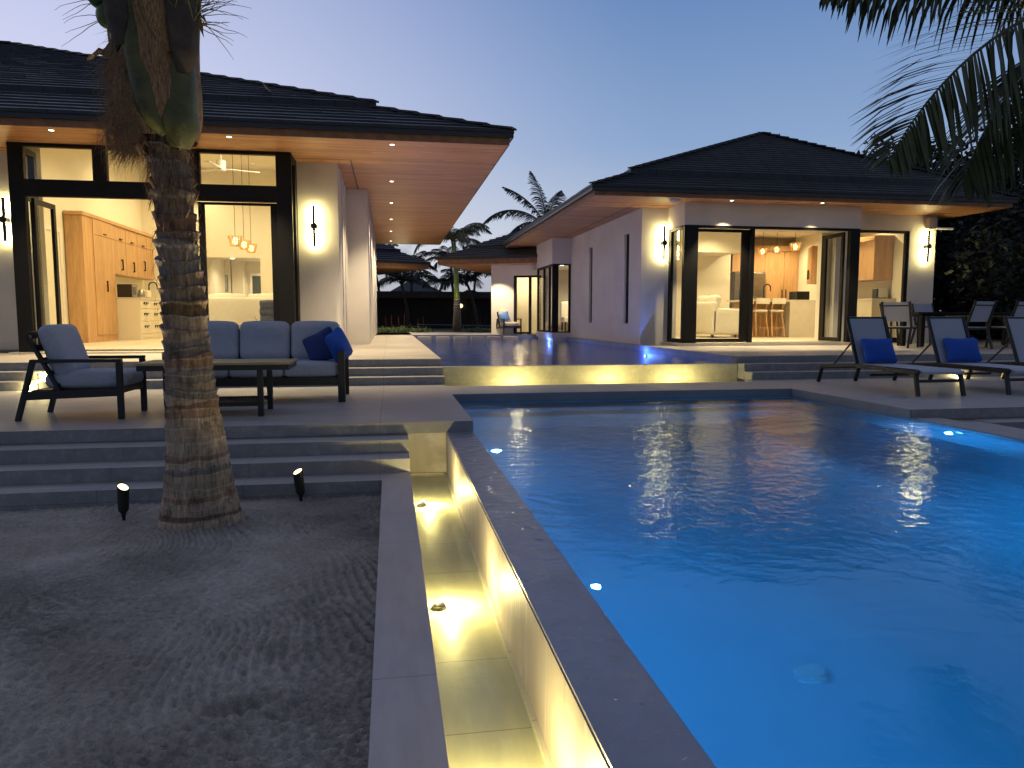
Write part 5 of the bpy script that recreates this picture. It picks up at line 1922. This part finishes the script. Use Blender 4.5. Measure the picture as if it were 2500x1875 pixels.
def palm_trunk():
    rg = random.Random(11)
    zb = [-.62]
    while zb[-1] < 2.75:
        z = zb[-1]
        sp_ = .050 + .055 * max(0, min(1, (z - .2) / 1.2))
        zb.append(z + sp_ * rg.uniform(.75, 1.3))
    K = len(zb)
    tilt = [(rg.uniform(.012, .040), rg.uniform(0, 6.28), rg.uniform(.3, 1.0)) for _ in range(K)]
    tones = []
    for k in range(K):
        z = zb[k]
        h = max(0, min(1, (z - .3) / 1.2))
        base = Vector((.40, .31, .22)).lerp(Vector((.21, .15, .105)), h)
        v = rg.uniform(.75, 1.25)
        c = base * v
        if h > .6 and rg.random() < .30:
            c = Vector((.10, .11, .035)) * rg.uniform(.7, 1.2)
        if rg.random() < .22:
            c = Vector((.22, .19, .165)) * rg.uniform(.8, 1.1)
        if rg.random() < .2:
            c = c.lerp(Vector((.20, .085, .042)), .6)
        tones.append(c)
    nt, nz_ = 150, 620
    z0_, z1_ = -.60, 2.62
    vs, cols = [], []
    for j in range(nz_ + 1):
        z = z0_ + (z1_ - z0_) * j / nz_
        cx, r = pr(z)
        for i in range(nt):
            th = 2 * math.pi * i / nt
            ct, s_ = math.cos(th), math.sin(th)
            # ring index with tilted, wavy borders
            zw = z + .010 * noise.noise(Vector((ct * 2, s_ * 2, z * 3)))
            k = 0
            lo_ = -9
            for q in range(max(0, int((z - z0_) / .115) - 4), K):
                a, ph, wv = tilt[q]
                b_ = zb[q] + a * math.sin(th + ph) * (0.4 + .6 * min(1, max(0, z + .2))) + .012 * wv * noise.noise(Vector((ct * 3 + q, s_ * 3, q * 1.7)))
                if b_ <= zw:
                    k = q
                    lo_ = b_
                elif q > k + 2:
                    break
            hgt = (zb[min(K - 1, k + 1)] - zb[k]) if k < K - 1 else .08
            f = max(0, min(1.2, (zw - lo_) / max(.02, hgt)))
            hh = max(0, min(1, (z - .1) / 1.4))
            rr = r + (.006 + .020 * hh) * (f ** 1.8) - .006
            rr += .006 * noise.noise(Vector((ct * 4, s_ * 4, z * 5))) + .0035 * noise.noise(Vector((ct * 18, s_ * 18, z * 6 + k)))
            rr += .003 * noise.noise(Vector((ct * 30, s_ * 30, z * 30)))
            vs.append((cx + rr * ct, 5.95 + rr * s_, z))
            c = tones[k]
            edge = max(0, 1 - abs(f - 1.0) * 7) * .5 + max(0, 1 - f * 9) * -.35
            cn = 1 + .4 * noise.noise(Vector((ct * 3, s_ * 3, z * 4 + 7)))
            c2 = c * cn * (1 + max(-.35, edge * .6))
            if edge > 0:
                c2 = c2.lerp(Vector((.46, .41, .35)), min(1, edge * 1.1))
            cols.append(c2)
    fs = []
    for j in range(nz_):
        for i in range(nt):
            a, b = j * nt + i, j * nt + (i + 1) % nt
            fs.append((a, b, b + nt, a + nt))
    o = MB().add(vs, fs).build('trunk', 'palm_bark', CP, world=True, smooth=True)
    ca = o.data.color_attributes.new('Col', 'FLOAT_COLOR', 'POINT')
    flat = []
    for c in cols:
        flat += [max(0, c.x), max(0, c.y), max(0, c.z), 1]
    ca.data.foreach_set('color', flat)
    # peeling strips on the upper trunk
    m = MB()
    for q in range(420):
        z = 1.2 + 1.35 * rg.random() ** .6
        cx, r = pr(z)
        th = rg.uniform(0, 6.28)
        ln = rg.uniform(.04, .16)
        p = Vector((cx + (r + .01) * math.cos(th), 5.95 + (r + .01) * math.sin(th), z))
        d = Vector((math.cos(th + rg.uniform(-.8, .8)) * .35, math.sin(th) * .35, rg.choice((-1, -1, .6)))).normalized()
        t_ = Vector((-math.sin(th), math.cos(th), 0)) * rg.uniform(.001, .006)
        e = p + d * ln + Vector((math.cos(th), math.sin(th), 0)) * .01
        mid = p.lerp(e, .5) + Vector((math.cos(th), math.sin(th), 0)) * .012
        m.quad(p - t_, p + t_, mid + t_, mid - t_)
        m.quad(mid - t_, mid + t_, e + t_ * .2, e - t_ * .2)
    m.build('bark_fibre', 'fibre', CP, world=True)


palm_trunk()


def petiole(pts, wid, th, mat='green_sheath', name='leaf_base', ns=14, nw=12, wrap=0.0, cx=None):
    """clasping leaf base: a curved channel swept along pts; wid/th lists, wrap bends it round the trunk"""
    P_ = [Vector(p) for p in pts]
    # resample with catmull
    def cat(u):
        n = len(P_) - 1
        f = u * n
        k = min(n - 1, int(f))
        t = f - k
        a, b, c, d = P_[max(0, k - 1)], P_[k], P_[k + 1], P_[min(n, k + 2)]
        return .5 * ((2 * b) + (c - a) * t + (2 * a - 5 * b + 4 * c - d) * t * t + (3 * b - a - 3 * c + d) * t ** 3)

    def lin(L, u):
        f = u * (len(L) - 1)
        k = min(len(L) - 2, int(f))
        return L[k] + (L[k + 1] - L[k]) * (f - k)
    vs, fs = [], []
    ns2 = 30
    for j in range(ns2 + 1):
        u = j / ns2
        p = cat(u)
        d = (cat(min(1, u + .02)) - cat(max(0, u - .02))).normalized()
        out = Vector((p.x - pr(p.z)[0], p.y - 5.95, 0))
        out = (out - d * out.dot(d)).normalized()
        sd = d.cross(out).normalized()
        W, Tn = lin(wid, u), lin(th, u)
        for i in range(nw * 2):
            q = 2 * math.pi * i / (nw * 2)
            a, b = math.cos(q), math.sin(q)
            curve = wrap * (a * a)
            off = sd * a * W / 2 + out * (b * Tn / 2 * (1 if b > 0 else .5) - curve * W * .45)
            off += out * .006 * noise.noise(Vector((u * 8, q * 2, p.x * 5)))
            vs.append(p + off)
    m_ = nw * 2
    for j in range(ns2):
        for i in range(m_):
            fs.append((j * m_ + i, j * m_ + (i + 1) % m_, (j + 1) * m_ + (i + 1) % m_, (j + 1) * m_ + i))
    fs.append(tuple(reversed(range(m_))))
    fs.append(tuple(ns2 * m_ + i for i in range(m_)))
    return MB().add(vs, fs).build(name, mat, CP, world=True, smooth=True)


# clasping leaf bases (front left, front right, sides, back)
petiole([(-1.58, 5.74, 2.42), (-1.70, 5.68, 2.62), (-1.77, 5.68, 2.95), (-1.83, 5.68, 3.35), (-1.98, 5.66, 3.95)], [.07, .18, .16, .13, .10], [.04, .08, .07, .06, .05], wrap=.50)
petiole([(-1.50, 5.80, 2.34), (-1.46, 5.76, 2.50), (-1.44, 5.78, 2.85), (-1.46, 5.78, 3.25), (-1.40, 5.66, 3.95)], [.17, .29, .22, .17, .12], [.05, .12, .09, .08, .06], wrap=.45)
petiole([(-1.80, 5.95, 2.30), (-1.92, 5.95, 2.60), (-1.96, 5.95, 3.0), (-2.03, 5.98, 3.5), (-2.20, 6.0, 4.0)], [.12, .26, .24, .18, .12], [.05, .08, .08, .06, .05], mat='dry_sheath', wrap=.4)
petiole([(-1.48, 6.06, 2.5), (-1.46, 6.06, 2.9), (-1.44, 6.1, 3.4), (-1.36, 6.2, 4.0)], [.2, .28, .2, .13], [.06, .10, .08, .06], mat='dry_sheath', wrap=.4)
petiole([(-1.68, 6.14, 2.6), (-1.70, 6.18, 3.0), (-1.8, 6.3, 3.5), (-1.9, 6.5, 4.0)], [.2, .3, .22, .13], [.05, .10, .08, .06], wrap=.4)
petiole([(-1.62, 5.74, 2.65), (-1.63, 5.68, 2.9), (-1.64, 5.68, 3.2), (-1.66, 5.62, 3.6), (-1.70, 5.52, 4.0)], [.10, .24, .26, .2, .12], [.03, .05, .05, .05, .05], mat='fibre', wrap=.3, name='old_sheath')
petiole([(-1.50, 5.72, 3.0), (-1.56, 5.66, 3.2), (-1.60, 5.62, 3.45), (-1.66, 5.6, 3.9)], [.10, .22, .22, .14], [.02, .04, .04, .04], mat='fibre', wrap=.2, name='old_sheath')


petiole([(-1.46, 5.76, 2.80), (-1.40, 5.70, 3.0), (-1.40, 5.68, 3.35), (-1.36, 5.58, 3.95)], [.05, .22, .26, .20], [.02, .05, .06, .05], mat='old_bark', wrap=.4, name='old_sheath')
petiole([(-1.86, 5.68, 3.0), (-1.88, 5.66, 3.2), (-1.92, 5.66, 3.5), (-2.0, 5.58, 3.95)], [.06, .22, .24, .18], [.02, .05, .06, .05], mat='old_bark', wrap=.4, name='old_sheath')


def fibre_mat():
    rg = random.Random(5)
    m = MB()
    # woven matting round the crown shaft
    nt, nz_ = 90, 60
    vs, fs = [], []
    for j in range(nz_ + 1):
        z = 2.42 + 1.35 * j / nz_
        cx, r = pr(z)
        for i in range(nt):
            th = 2 * math.pi * i / nt
            rr = r + .05 + .08 * math.exp(-((z - 2.75) / .35) ** 2) + .03 * noise.noise(Vector((math.cos(th) * 3, math.sin(th) * 3, z * 4))) + .012 * noise.noise(Vector((math.cos(th) * 20, math.sin(th) * 20, z * 3)))
            if math.cos(th) < 0:
                rr += .05 * -math.cos(th) * math.exp(-((z - 2.7) / .4) ** 2)
            vs.append((cx + rr * math.cos(th), 5.95 + rr * math.sin(th), z))
    for j in range(nz_):
        for i in range(nt):
            fs.append((j * nt + i, j * nt + (i + 1) % nt, (j + 1) * nt + (i + 1) % nt, (j + 1) * nt + i))
    m.add(vs, fs)
    m.build('fibre_matting', 'fibre', CP, world=True, smooth=True)
    m = MB()

    def strand(p, d, ln, w, sag):
        p = Vector(p)
        d = Vector(d).normalized()
        side = d.cross(Vector((0, 1, 0)))
        if side.length < 1e-3:
            side = Vector((1, 0, 0))
        side = side.normalized() * w
        q = p
        for k in range(4):
            d2 = (d + Vector((rg.uniform(-.25, .25), rg.uniform(-.2, .2), -sag + rg.uniform(-.2, .2)))).normalized()
            e = q + d2 * ln / 4
            t0, t1 = 1 - k / 4, 1 - (k + 1) / 4
            m.quad(q - side * t0, q + side * t0, e + side * t1, e - side * t1)
            q, d = e, d2
    # big frayed tuft on the left
    for q in range(4600):
        z = 2.40 + .62 * rg.random() ** 1.6
        th = math.pi + rg.uniform(-1.3, 1.15)
        cx, r = pr(z)
        rr = r + .06 + .10 * rg.random()
        p = (cx + rr * math.cos(th), 5.95 + rr * math.sin(th), z)
        strand(p, (math.cos(th) * rg.uniform(.3, 1.2), math.sin(th) * .4, rg.uniform(-1.1, -.15)), rg.uniform(.06, .30), rg.uniform(.0008, .0030), rg.uniform(0, .35))
    for q in range(700):
        z = 2.0 + .7 * rg.random()
        th = rg.uniform(0, 6.28)
        cx, r = pr(z)
        rr = r + .015
        p = (cx + rr * math.cos(th), 5.95 + rr * math.sin(th), z)
        strand(p, (math.cos(th) * .5, math.sin(th) * .5, -1), rg.uniform(.05, .17), rg.uniform(.0008, .003), rg.uniform(0, .5))
    for q in range(160):
        z = 2.9 + .5 * rg.random()
        th = rg.uniform(2.6, 5.6)
        cx, r = pr(z)
        p = (cx + (r + .12) * math.cos(th), 5.95 + (r + .12) * math.sin(th), z)
        strand(p, (math.cos(th) * .6, math.sin(th) * .5, rg.uniform(-1, .3)), rg.uniform(.05, .18), rg.uniform(.001, .003), .2)
    for q in range(60):     # long dangling wisps
        p = (-1.98 + rg.uniform(-.1, .12), 5.9 + rg.uniform(-.1, .1), 2.45 + rg.uniform(-.05, .15))
        strand(p, (rg.uniform(-.3, .3), 0, -1), rg.uniform(.15, .42), .0016, .3)
    m.build('frayed_fibre', 'fibre', CP, world=True)
    # dry torn sheath ends
    for (p, d, L_, W_) in (((-1.96, 5.85, 3.02), (-1, 0, -.05), .17, .045), ((-1.45, 5.85, 3.40), (.8, 0, -.5), .18, .035), ((-1.38, 5.8, 3.42), (.3, 0, -1), .24, .03), ((-1.95, 5.8, 2.55), (-.3, 0, -1), .24, .025), ((-1.52, 5.74, 2.62), (-.3, 0, -1), .18, .02)):
        m = MB()
        p = Vector(p)
        d = Vector(d).normalized()
        s_ = d.cross(Vector((0, 1, 0))).normalized()
        row = []
        for k in range(9):
            a = k / 8
            wa = W_ * (1 - a) ** .6 * (1 + .5 * rg.uniform(-1, 1)) * (1 if k < 8 else .1)
            A = p + d * L_ * a + Vector((0, .02 * math.sin(a * 7), -.05 * a * a + .012 * rg.uniform(-1, 1)))
            row.append((A - s_ * wa + Vector((0, rg.uniform(-.02, .02), 0)), A + Vector((0, -.02, 0)), A + s_ * wa + Vector((0, rg.uniform(-.02, .02), 0))))
        for r0, r1 in zip(row, row[1:]):
            m.quad(r0[0], r0[1], r1[1], r1[0])
            m.quad(r0[1], r0[2], r1[2], r1[1])
        m.build('torn_sheath', 'dry_sheath', CP, world=True)
    # flower stalks
    m = MB()

    def twig(p, d, ln, r):
        pts = [Vector(p)]
        d = Vector(d).normalized()
        for k in range(7):
            d = (d + Vector((rg.uniform(-.32, .32), rg.uniform(-.3, .3), rg.uniform(-.30, .26)))).normalized()
            pts.append(pts[-1] + d * ln / 7)
        m.tube(pts, [r * (1 - .7 * k / 7) for k in range(8)], 5)
    for q in range(26):
        a = rg.uniform(-.55, .75)
        twig((-1.40 + rg.uniform(-.05, .05), 5.78, 3.20 + rg.uniform(0, .16)), (math.cos(a), rg.uniform(-.3, .1), math.sin(a) + .15), rg.uniform(.25, .50), .0042)
    m.build('flower_stalk', 'twig', CP, world=True, smooth=True)
    m = MB()
    for q in range(22):
        a = rg.uniform(-.55, .35)
        twig((-1.95, 5.85, 3.38 + rg.uniform(-.14, .14)), (-math.cos(a), rg.uniform(-.3, .1), math.sin(a) * .8), rg.uniform(.28, .48), .0036)
    m.build('flower_stalk', 'twig', CP, world=True, smooth=True)
    m = MB()
    for q in range(16):
        twig((-1.40 + rg.uniform(-.08, .04), 5.74, 3.14), (rg.uniform(-.45, .35), -.1, 1), rg.uniform(.22, .5), .0055)
    m.build('flower_stalk', 'twig', CP, world=True, smooth=True)
    for (x, y, z, r) in ((-2.03, 5.85, 3.395, .075), (-1.965, 5.82, 3.25, .078), (-1.90, 5.80, 3.10, .05), (-2.08, 5.95, 3.50, .07), (-1.99, 5.98, 3.46, .075)):
        MB().sphere((x, y, z), r, 14, (1, 1, 1.15)).build('coconut', 'coconut_skin', CP, world=True, smooth=True)
    rg2 = random.Random(21)
    m = MB()
    for (az, e0, e1, L_) in ((2.6, 1.15, -.35, 3.4), (3.5, 1.05, -.45, 3.2), (.4, 1.1, -.3, 3.4), (1.4, 1.2, -.2, 3.4), (5.2, 1.2, .1, 3.2), (-.4, 1.2, .0, 3.3), (4.3, 1.2, .1, 3.2), (2.0, 1.2, -.3, 3.3)):
        st_ = Vector((-1.70 + .15 * math.cos(az), 5.95 + .15 * math.sin(az), 3.85))
        frond(m, st_, az, L_, e0, e1, .62, 40, .032, .8, 0, .03, .18, .3, rg2)
    m.build('crown', 'leaf', CP, world=True)


fibre_mat()

# --- palm to the right of the frame whose fronds hang into the picture
RP = thing('coconut_palm', 'palm whose drooping fronds hang in from the top right corner', 'palm tree', (8.0, 6.0, -.5))
MB().tube([(8.0, 6.0, -.6), (7.9, 6.0, 1.2), (7.75, 6.0, 2.8), (7.6, 6.0, 4.3)], [.26, .19, .16, .15], 20).build('trunk', 'bark_dark', RP, world=True, smooth=True)
rg = random.Random(4)
m = MB()
frond(m, (7.5, 6.0, 4.20), R(184), 4.0, R(-2), R(-58), 1.05, 88, .046, .34, R(6), .028, .10, .12, rg, twist=R(-50))
frond(m, (7.5, 6.3, 4.15), R(180), 2.9, R(-12), R(-74), 1.10, 70, .044, .5, R(3), .028, .10, .5, rg, twist=R(-25))
frond(m, (7.5, 6.0, 4.46), R(176), 3.65, R(8), R(-24), .88, 72, .038, 1.5, R(-2), .028, .10, 1.1, rg)
frond(m, (7.6, 6.0, 4.4), R(80), 3.2, R(45), R(-30), .8, 34, .034, .9, 0, .028, .15, .5, rg)
frond(m, (7.6, 6.0, 4.4), R(40), 3.2, R(35), R(-40), .8, 34, .034, .9, 0, .028, .15, .5, rg)
frond(m, (7.6, 6.0, 4.4), R(-30), 3.2, R(35), R(-40), .8, 34, .034, .9, 0, .028, .15, .5, rg)
frond(m, (7.6, 6.0, 4.4), R(-90), 3.2, R(45), R(-40), .8, 34, .034, .9, 0, .028, .15, .5, rg)
m.build('crown', 'leaf', RP, world=True)


def palm(label, loc, H, r, crownL, n, leafL, seed, name='royal_palm', shaft=True, up=1.0, matl='dark_leaf', matt='bark_dark', lean=0.0, w=.07, grp=None, nl=26, bulge=1.0):
    rg = random.Random(seed)
    t = thing(name, label, 'palm tree', loc, 0, grp)
    pts, rad = [], []
    for i in range(13):
        q = i / 12
        pts.append((lean * q * q, 0, H * q))
        rad.append(r * (1.0 + .25 * bulge * math.exp(-((q - .0) / .10) ** 2) + .0 * q) * (1 - .35 * q))
    m = MB()
    m.tube(pts, rad, 16)
    m.build('trunk', matt, t, smooth=True)
    if shaft:
        MB().tube([(lean, 0, H - .02), (lean, 0, H + .6), (lean, 0, H + 1.3)], [r * .72, r * .66, r * .3], 14).build('crownshaft', 'royal_shaft', t, smooth=True)
        H += 1.1
    m = MB()
    for k in range(n):
        az = 2 * math.pi * (k + rg.uniform(-.3, .3)) / n
        q = rg.random()
        e0 = R(80 - 50 * q) * up
        e1 = R(-10 - 65 * q)
        frond(m, (lean + .05 * math.cos(az), .05 * math.sin(az), H), az, crownL * rg.uniform(.85, 1.1), e0, e1, leafL, nl, w, .9, rg.uniform(-.2, .2), .035, .12, .3, rg, 2)
    m.build('crown', matl, t)
    return t


# lit royal palm behind the raised pool
RPm = thing('royal_palm', 'lit royal palm with a pale swollen trunk behind the raised pool', 'palm tree', (3.40, 37.2, UT))
m = MB()
m.tube([(0, 0, -.1), (0, 0, .9), (0, 0, 1.6)], [.245, .19, .152], 20)
m.build('trunk', 'royal_bark', RPm, smooth=True)
m = MB()
for z in (1.2, 1.35, 1.6):
    m.tube([(0, 0, z), (0, 0, z + .018)], [.186 - .04 * (z - 1.0), .184 - .04 * (z - 1.0)], 20)
m.build('trunk_ring', 'white_cabinet', RPm)
MB().tube([(0, 0, 1.6), (-.02, 0, 2.3), (-.06, 0, 3.3), (-.10, 0, 4.2), (-.12, 0, 4.8)], [.152, .125, .10, .085, .05], 16).build('crownshaft', 'royal_shaft', RPm, smooth=True)
rg = random.Random(9)
m = MB()
for (az, e0, e1, L_) in ((0.0, 70, -50, 2.4), (.8, 60, -40, 2.6), (2.0, 55, -50, 2.6), (2.9, 60, -65, 2.9), (3.4, 35, -80, 2.7), (4.2, 55, -60, 2.6), (5.0, 40, -75, 2.6), (5.6, 65, -40, 2.5), (3.1, 78, -20, 2.4), (.3, 30, -70, 2.4)):
    frond(m, (-.12, 0, 4.5), az, L_, R(e0), R(e1), .62, 34, .055, 1.1, 0, .03, .1, .5, rg, 2)
m.build('crown', 'leaf', RPm)
lamp('royal_palm_light', 'SPOT', (3.0, 35.6, .6), 160, WARMW, .05, aim=(3.35, 37.2, 3.0), spot=45, blend=.8)

# palm whose crown shows over the right house roof
RC = thing('palm_tree', 'palm crown standing up behind the left eave of the right house', 'palm tree', (8.15, 37.5, UT))
MB().tube([(0, 0, -.3), (0, 0, 3), (0, 0, 5.3)], [.24, .18, .15], 14).build('trunk', 'bark_dark', RC, smooth=True)
rg = random.Random(31)
m = MB()
for (az, e0, e1, L_, lf2) in ((3.25, 48, -52, 4.0, .85), (2.75, 66, 18, 3.3, .8), (2.2, 84, 55, 3.3, .75), (3.7, 25, -70, 3.4, .8), (.2, 60, -10, 3.3, .8), (.9, 75, 20, 3.1, .8), (5.3, 40, -50, 3.3, .8), (4.4, 30, -60, 3.0, .8), (1.5, 50, -40, 3.2, .8), (3.1, 12, -60, 3.2, .7)):
    frond(m, (0, 0, 5.3), az, L_, R(e0), R(e1), lf2, 46, .055, .8, .1, .04, .1, .25, rg, 3)
m.build('crown', 'dark_leaf', RC)
# silhouettes in a row behind the garage and garden
sil_ = [(1.2, 47.2, 3.3, 61), (5.6, 47.0, 3.6, 63), (-2.2, 56, 4.8, 41), (-.6, 58, 5.2, 42), (1.6, 54, 5.0, 43), (3.4, 57, 3.6, 44), (4.8, 55, 6.0, 45), (6.4, 57, 5.3, 46), (8.2, 56, 5.6, 47), (9.8, 60, 5.4, 48), (5.9, 62, 7.6, 49)]
sl_l = ['palm hanging low behind the right half of the left pavilion eave', 'low palm right of the lit royal palm, in front of the garage', 
        'thin palm beside the white wall edge under the left pavilion eave', 'palm with hanging fronds under the middle of the left pavilion eave', 'thick trunked palm under the tip of the left pavilion roof',
        'short bushy palm above the garage roof', 'tall dark palm just left of the lit royal palm', 'dark palm just right of the lit royal palm', 'dark palm against the bright sky left of the angled pavilion',
        'palm closest to the angled pavilion wall', 'small spiky palm top seen above the angled pavilion roof']
for (x, y, H, sd), lb_ in zip(sil_, sl_l):
    palm(lb_, (x, y, UT - .3), H * (.84 + .20 * ((sd * 7) % 5) / 4), .12, 2.4, 13, .8, sd, shaft=False, name='palm_tree', w=.055, grp='dark palms behind the garden', nl=28, bulge=.4, lean=((sd * 3) % 7 - 3) * .22)


def leafy(name, label, loc, blobs, nleaf, size, mat, seed, cat='tree', trunk=None, grp=None):
    rg = random.Random(seed)
    t = thing(name, label, cat, loc, 0, grp)
    if trunk:
        H, r = trunk
        m = MB()
        m.tube([(0, 0, -.2), (.1, 0, H * .5), (0, .1, H)], [r, r * .7, r * .4], 10)
        for (bx, by, bz, br) in blobs:
            m.tube([(0, .05, H * .7), (bx * .5, by * .5, (H * .7 + bz) / 2 + .2), (bx, by, bz)], [r * .4, r * .25, r * .08], 6)
        m.build('trunk', 'bark_dark', t, smooth=True)
    m = MB()
    for (bx, by, bz, br) in blobs:
        k = int(nleaf * br ** 2 / sum(b[3] ** 2 for b in blobs))
        for _ in range(k):
            v = Vector((rg.gauss(0, 1), rg.gauss(0, 1), rg.gauss(0, 1))).normalized()
            rr = br * (rg.random() ** .33) * (1 + .35 * noise.noise(v * 2.2 + Vector((bx, by, bz))))
            p = Vector((bx, by, bz)) + v * rr
            a = Vector((rg.gauss(0, 1), rg.gauss(0, 1), rg.gauss(0, .6))).normalized()
            b = a.cross(Vector((rg.gauss(0, 1), rg.gauss(0, 1), rg.gauss(0, 1)))).normalized()
            s1 = size * rg.uniform(.6, 1.4)
            m.quad(p - a * s1, p + b * s1 * .45, p + a * s1, p - b * s1 * .45)
    m.build('crown', mat, t)
    return t


def rblobs(seed, n, rx, ry, z0, z1, r0, r1):
    rg = random.Random(seed)
    return [(rg.uniform(-rx, rx), rg.uniform(-ry, ry), rg.uniform(z0, z1), rg.uniform(r0, r1)) for _ in range(n)]


leafy('broadleaf_tree', 'dark broad tree rising above the right end of the right house roof', (20.5, 24, -.3), rblobs(1, 15, 3.0, 2.5, 2.6, 6.6, 1.1, 1.9), 17000, .13, 'dark_leaf', 51, trunk=(4.5, .3))
leafy('broadleaf_tree', 'dark tree right behind the outdoor dining chairs', (19.0, 19.5, -.3), rblobs(2, 16, 2.6, 1.4, .9, 5.0, 1.0, 1.6), 16000, .11, 'dark_leaf', 52, trunk=(3.5, .25))
leafy('broadleaf_tree', 'large dark tree at the far right edge behind the fronds', (25.0, 25, -.3), rblobs(3, 16, 3.2, 2.5, 1.5, 8.6, 1.3, 2.1), 17000, .15, 'dark_leaf', 53, trunk=(5.5, .35))
leafy('broadleaf_tree', 'dark bushy tree between the right house wall and the far right edge', (17.8, 27, -.3), rblobs(4, 14, 2.0, 2.5, 1.0, 4.8, 1.2, 1.8), 12000, .13, 'dark_leaf', 54, trunk=(3.5, .25))
hg = MB()
rg = random.Random(77)
for q in range(22000):
    x = rg.uniform(15.3, 30)
    y = 21.5 + rg.uniform(-.6, .6)
    z = rg.uniform(.1, 2.6 + .5 * noise.noise(Vector((x * .8, 0, 0))))
    a = Vector((rg.gauss(0, 1), rg.gauss(0, 1), rg.gauss(0, .6))).normalized()
    b = a.cross(Vector((rg.gauss(0, 1), rg.gauss(0, 1), rg.gauss(0, 1)))).normalized()
    s1 = .12 * rg.uniform(.6, 1.4)
    p = Vector((x, y, z))
    hg.quad(p - a * s1, p + b * s1 * .45, p + a * s1, p - b * s1 * .45)
hg.build('hedge', 'dark_leaf', label='tall dark hedge closing the terrace on the right behind the dining table', cat='hedge')
hb = MB()
for q in range(26000):
    x = rg.uniform(-5, 12)
    y = 60 + rg.uniform(-1, 1)
    z = rg.uniform(.1, 2.9 + 1.0 * noise.noise(Vector((x * .5, 3, 0))) + .5 * noise.noise(Vector((x * 2, 3, 0))))
    a = Vector((rg.gauss(0, 1), rg.gauss(0, 1), rg.gauss(0, .6))).normalized()
    b = a.cross(Vector((rg.gauss(0, 1), rg.gauss(0, 1), rg.gauss(0, 1)))).normalized()
    s1 = .2 * rg.uniform(.6, 1.4)
    p = Vector((x, y, z))
    hb.quad(p - a * s1, p + b * s1 * .45, p + a * s1, p - b * s1 * .45)
hb.build('far_bushes', 'dark_leaf', kind='stuff')


def strappy(label, loc, n, L, seed):
    rg = random.Random(seed)
    t = thing('strappy_plant', label, 'plant', loc, 0, 'low plants along the far walkway')
    m = MB()
    for q in range(n):
        x, y = rg.gauss(0, .28), rg.gauss(0, .14)
        az = rg.uniform(0, 6.28)
        e = R(rg.uniform(35, 85))
        p = Vector((x, y, 0))
        w = .02
        sd = Vector((-math.sin(az), math.cos(az), 0)) * w
        l = L * rg.uniform(.6, 1.1)
        for k in range(4):
            d = Vector((math.cos(az) * math.cos(e), math.sin(az) * math.cos(e), math.sin(e)))
            z = p + d * l / 4
            t0, t1 = 1 - .2 * k, 1 - .25 * (k + 1)
            m.quad(p - sd * t0, p + sd * t0, z + sd * t1, z - sd * t1)
            p = z
            e -= R(32)
    m.build('foliage', 'shrub_leaf', t)
    m = MB()
    m.tube([(.1, 0, 0), (.12, 0, L * 1.25)], .008, 5)
    m.tube([(-.12, .05, 0), (-.15, .05, L * 1.1)], .008, 5)
    m.build('flower_stem', 'rust', t)


for i, (x, y, L_) in enumerate(((-.75, 34.4, .62), (-.05, 34.5, .66), (.55, 34.5, .70), (1.45, 34.6, .60), (4.35, 33.9, .62), (4.0, 34.2, .5))):
    strappy(('leafy plant against the white wall end left of the walkway', 'second leafy plant from the left along the walkway', 'third leafy plant from the left, with red flower stems', 'separate arching plant nearest the lit royal palm on its left',
             'leafy plant against the corner of the angled pavilion', 'small leafy plant just left of the angled pavilion corner')[i], (x, y, UT - .02), 90, L_, 60 + i)
lamp('walkway_plants_light', 'SPOT', (.4, 32.9, 2.4), 120, WARMW, .1, aim=(.4, 34.5, .5), spot=80, blend=.9)

# thin rods on the right roof
for (x, y, z, h, lb_) in ((11.2, 20.0, 6.0, .42, 'left of the two'), (13.6, 18.6, 4.8, .65, 'right of the two')):
    MB().tube([(x, y, z), (x + .03, y, z + h)], .012, 6).build('lightning_rod', 'black_metal', label='thin metal rod on the right house roof, %s' % lb_, cat='rod')
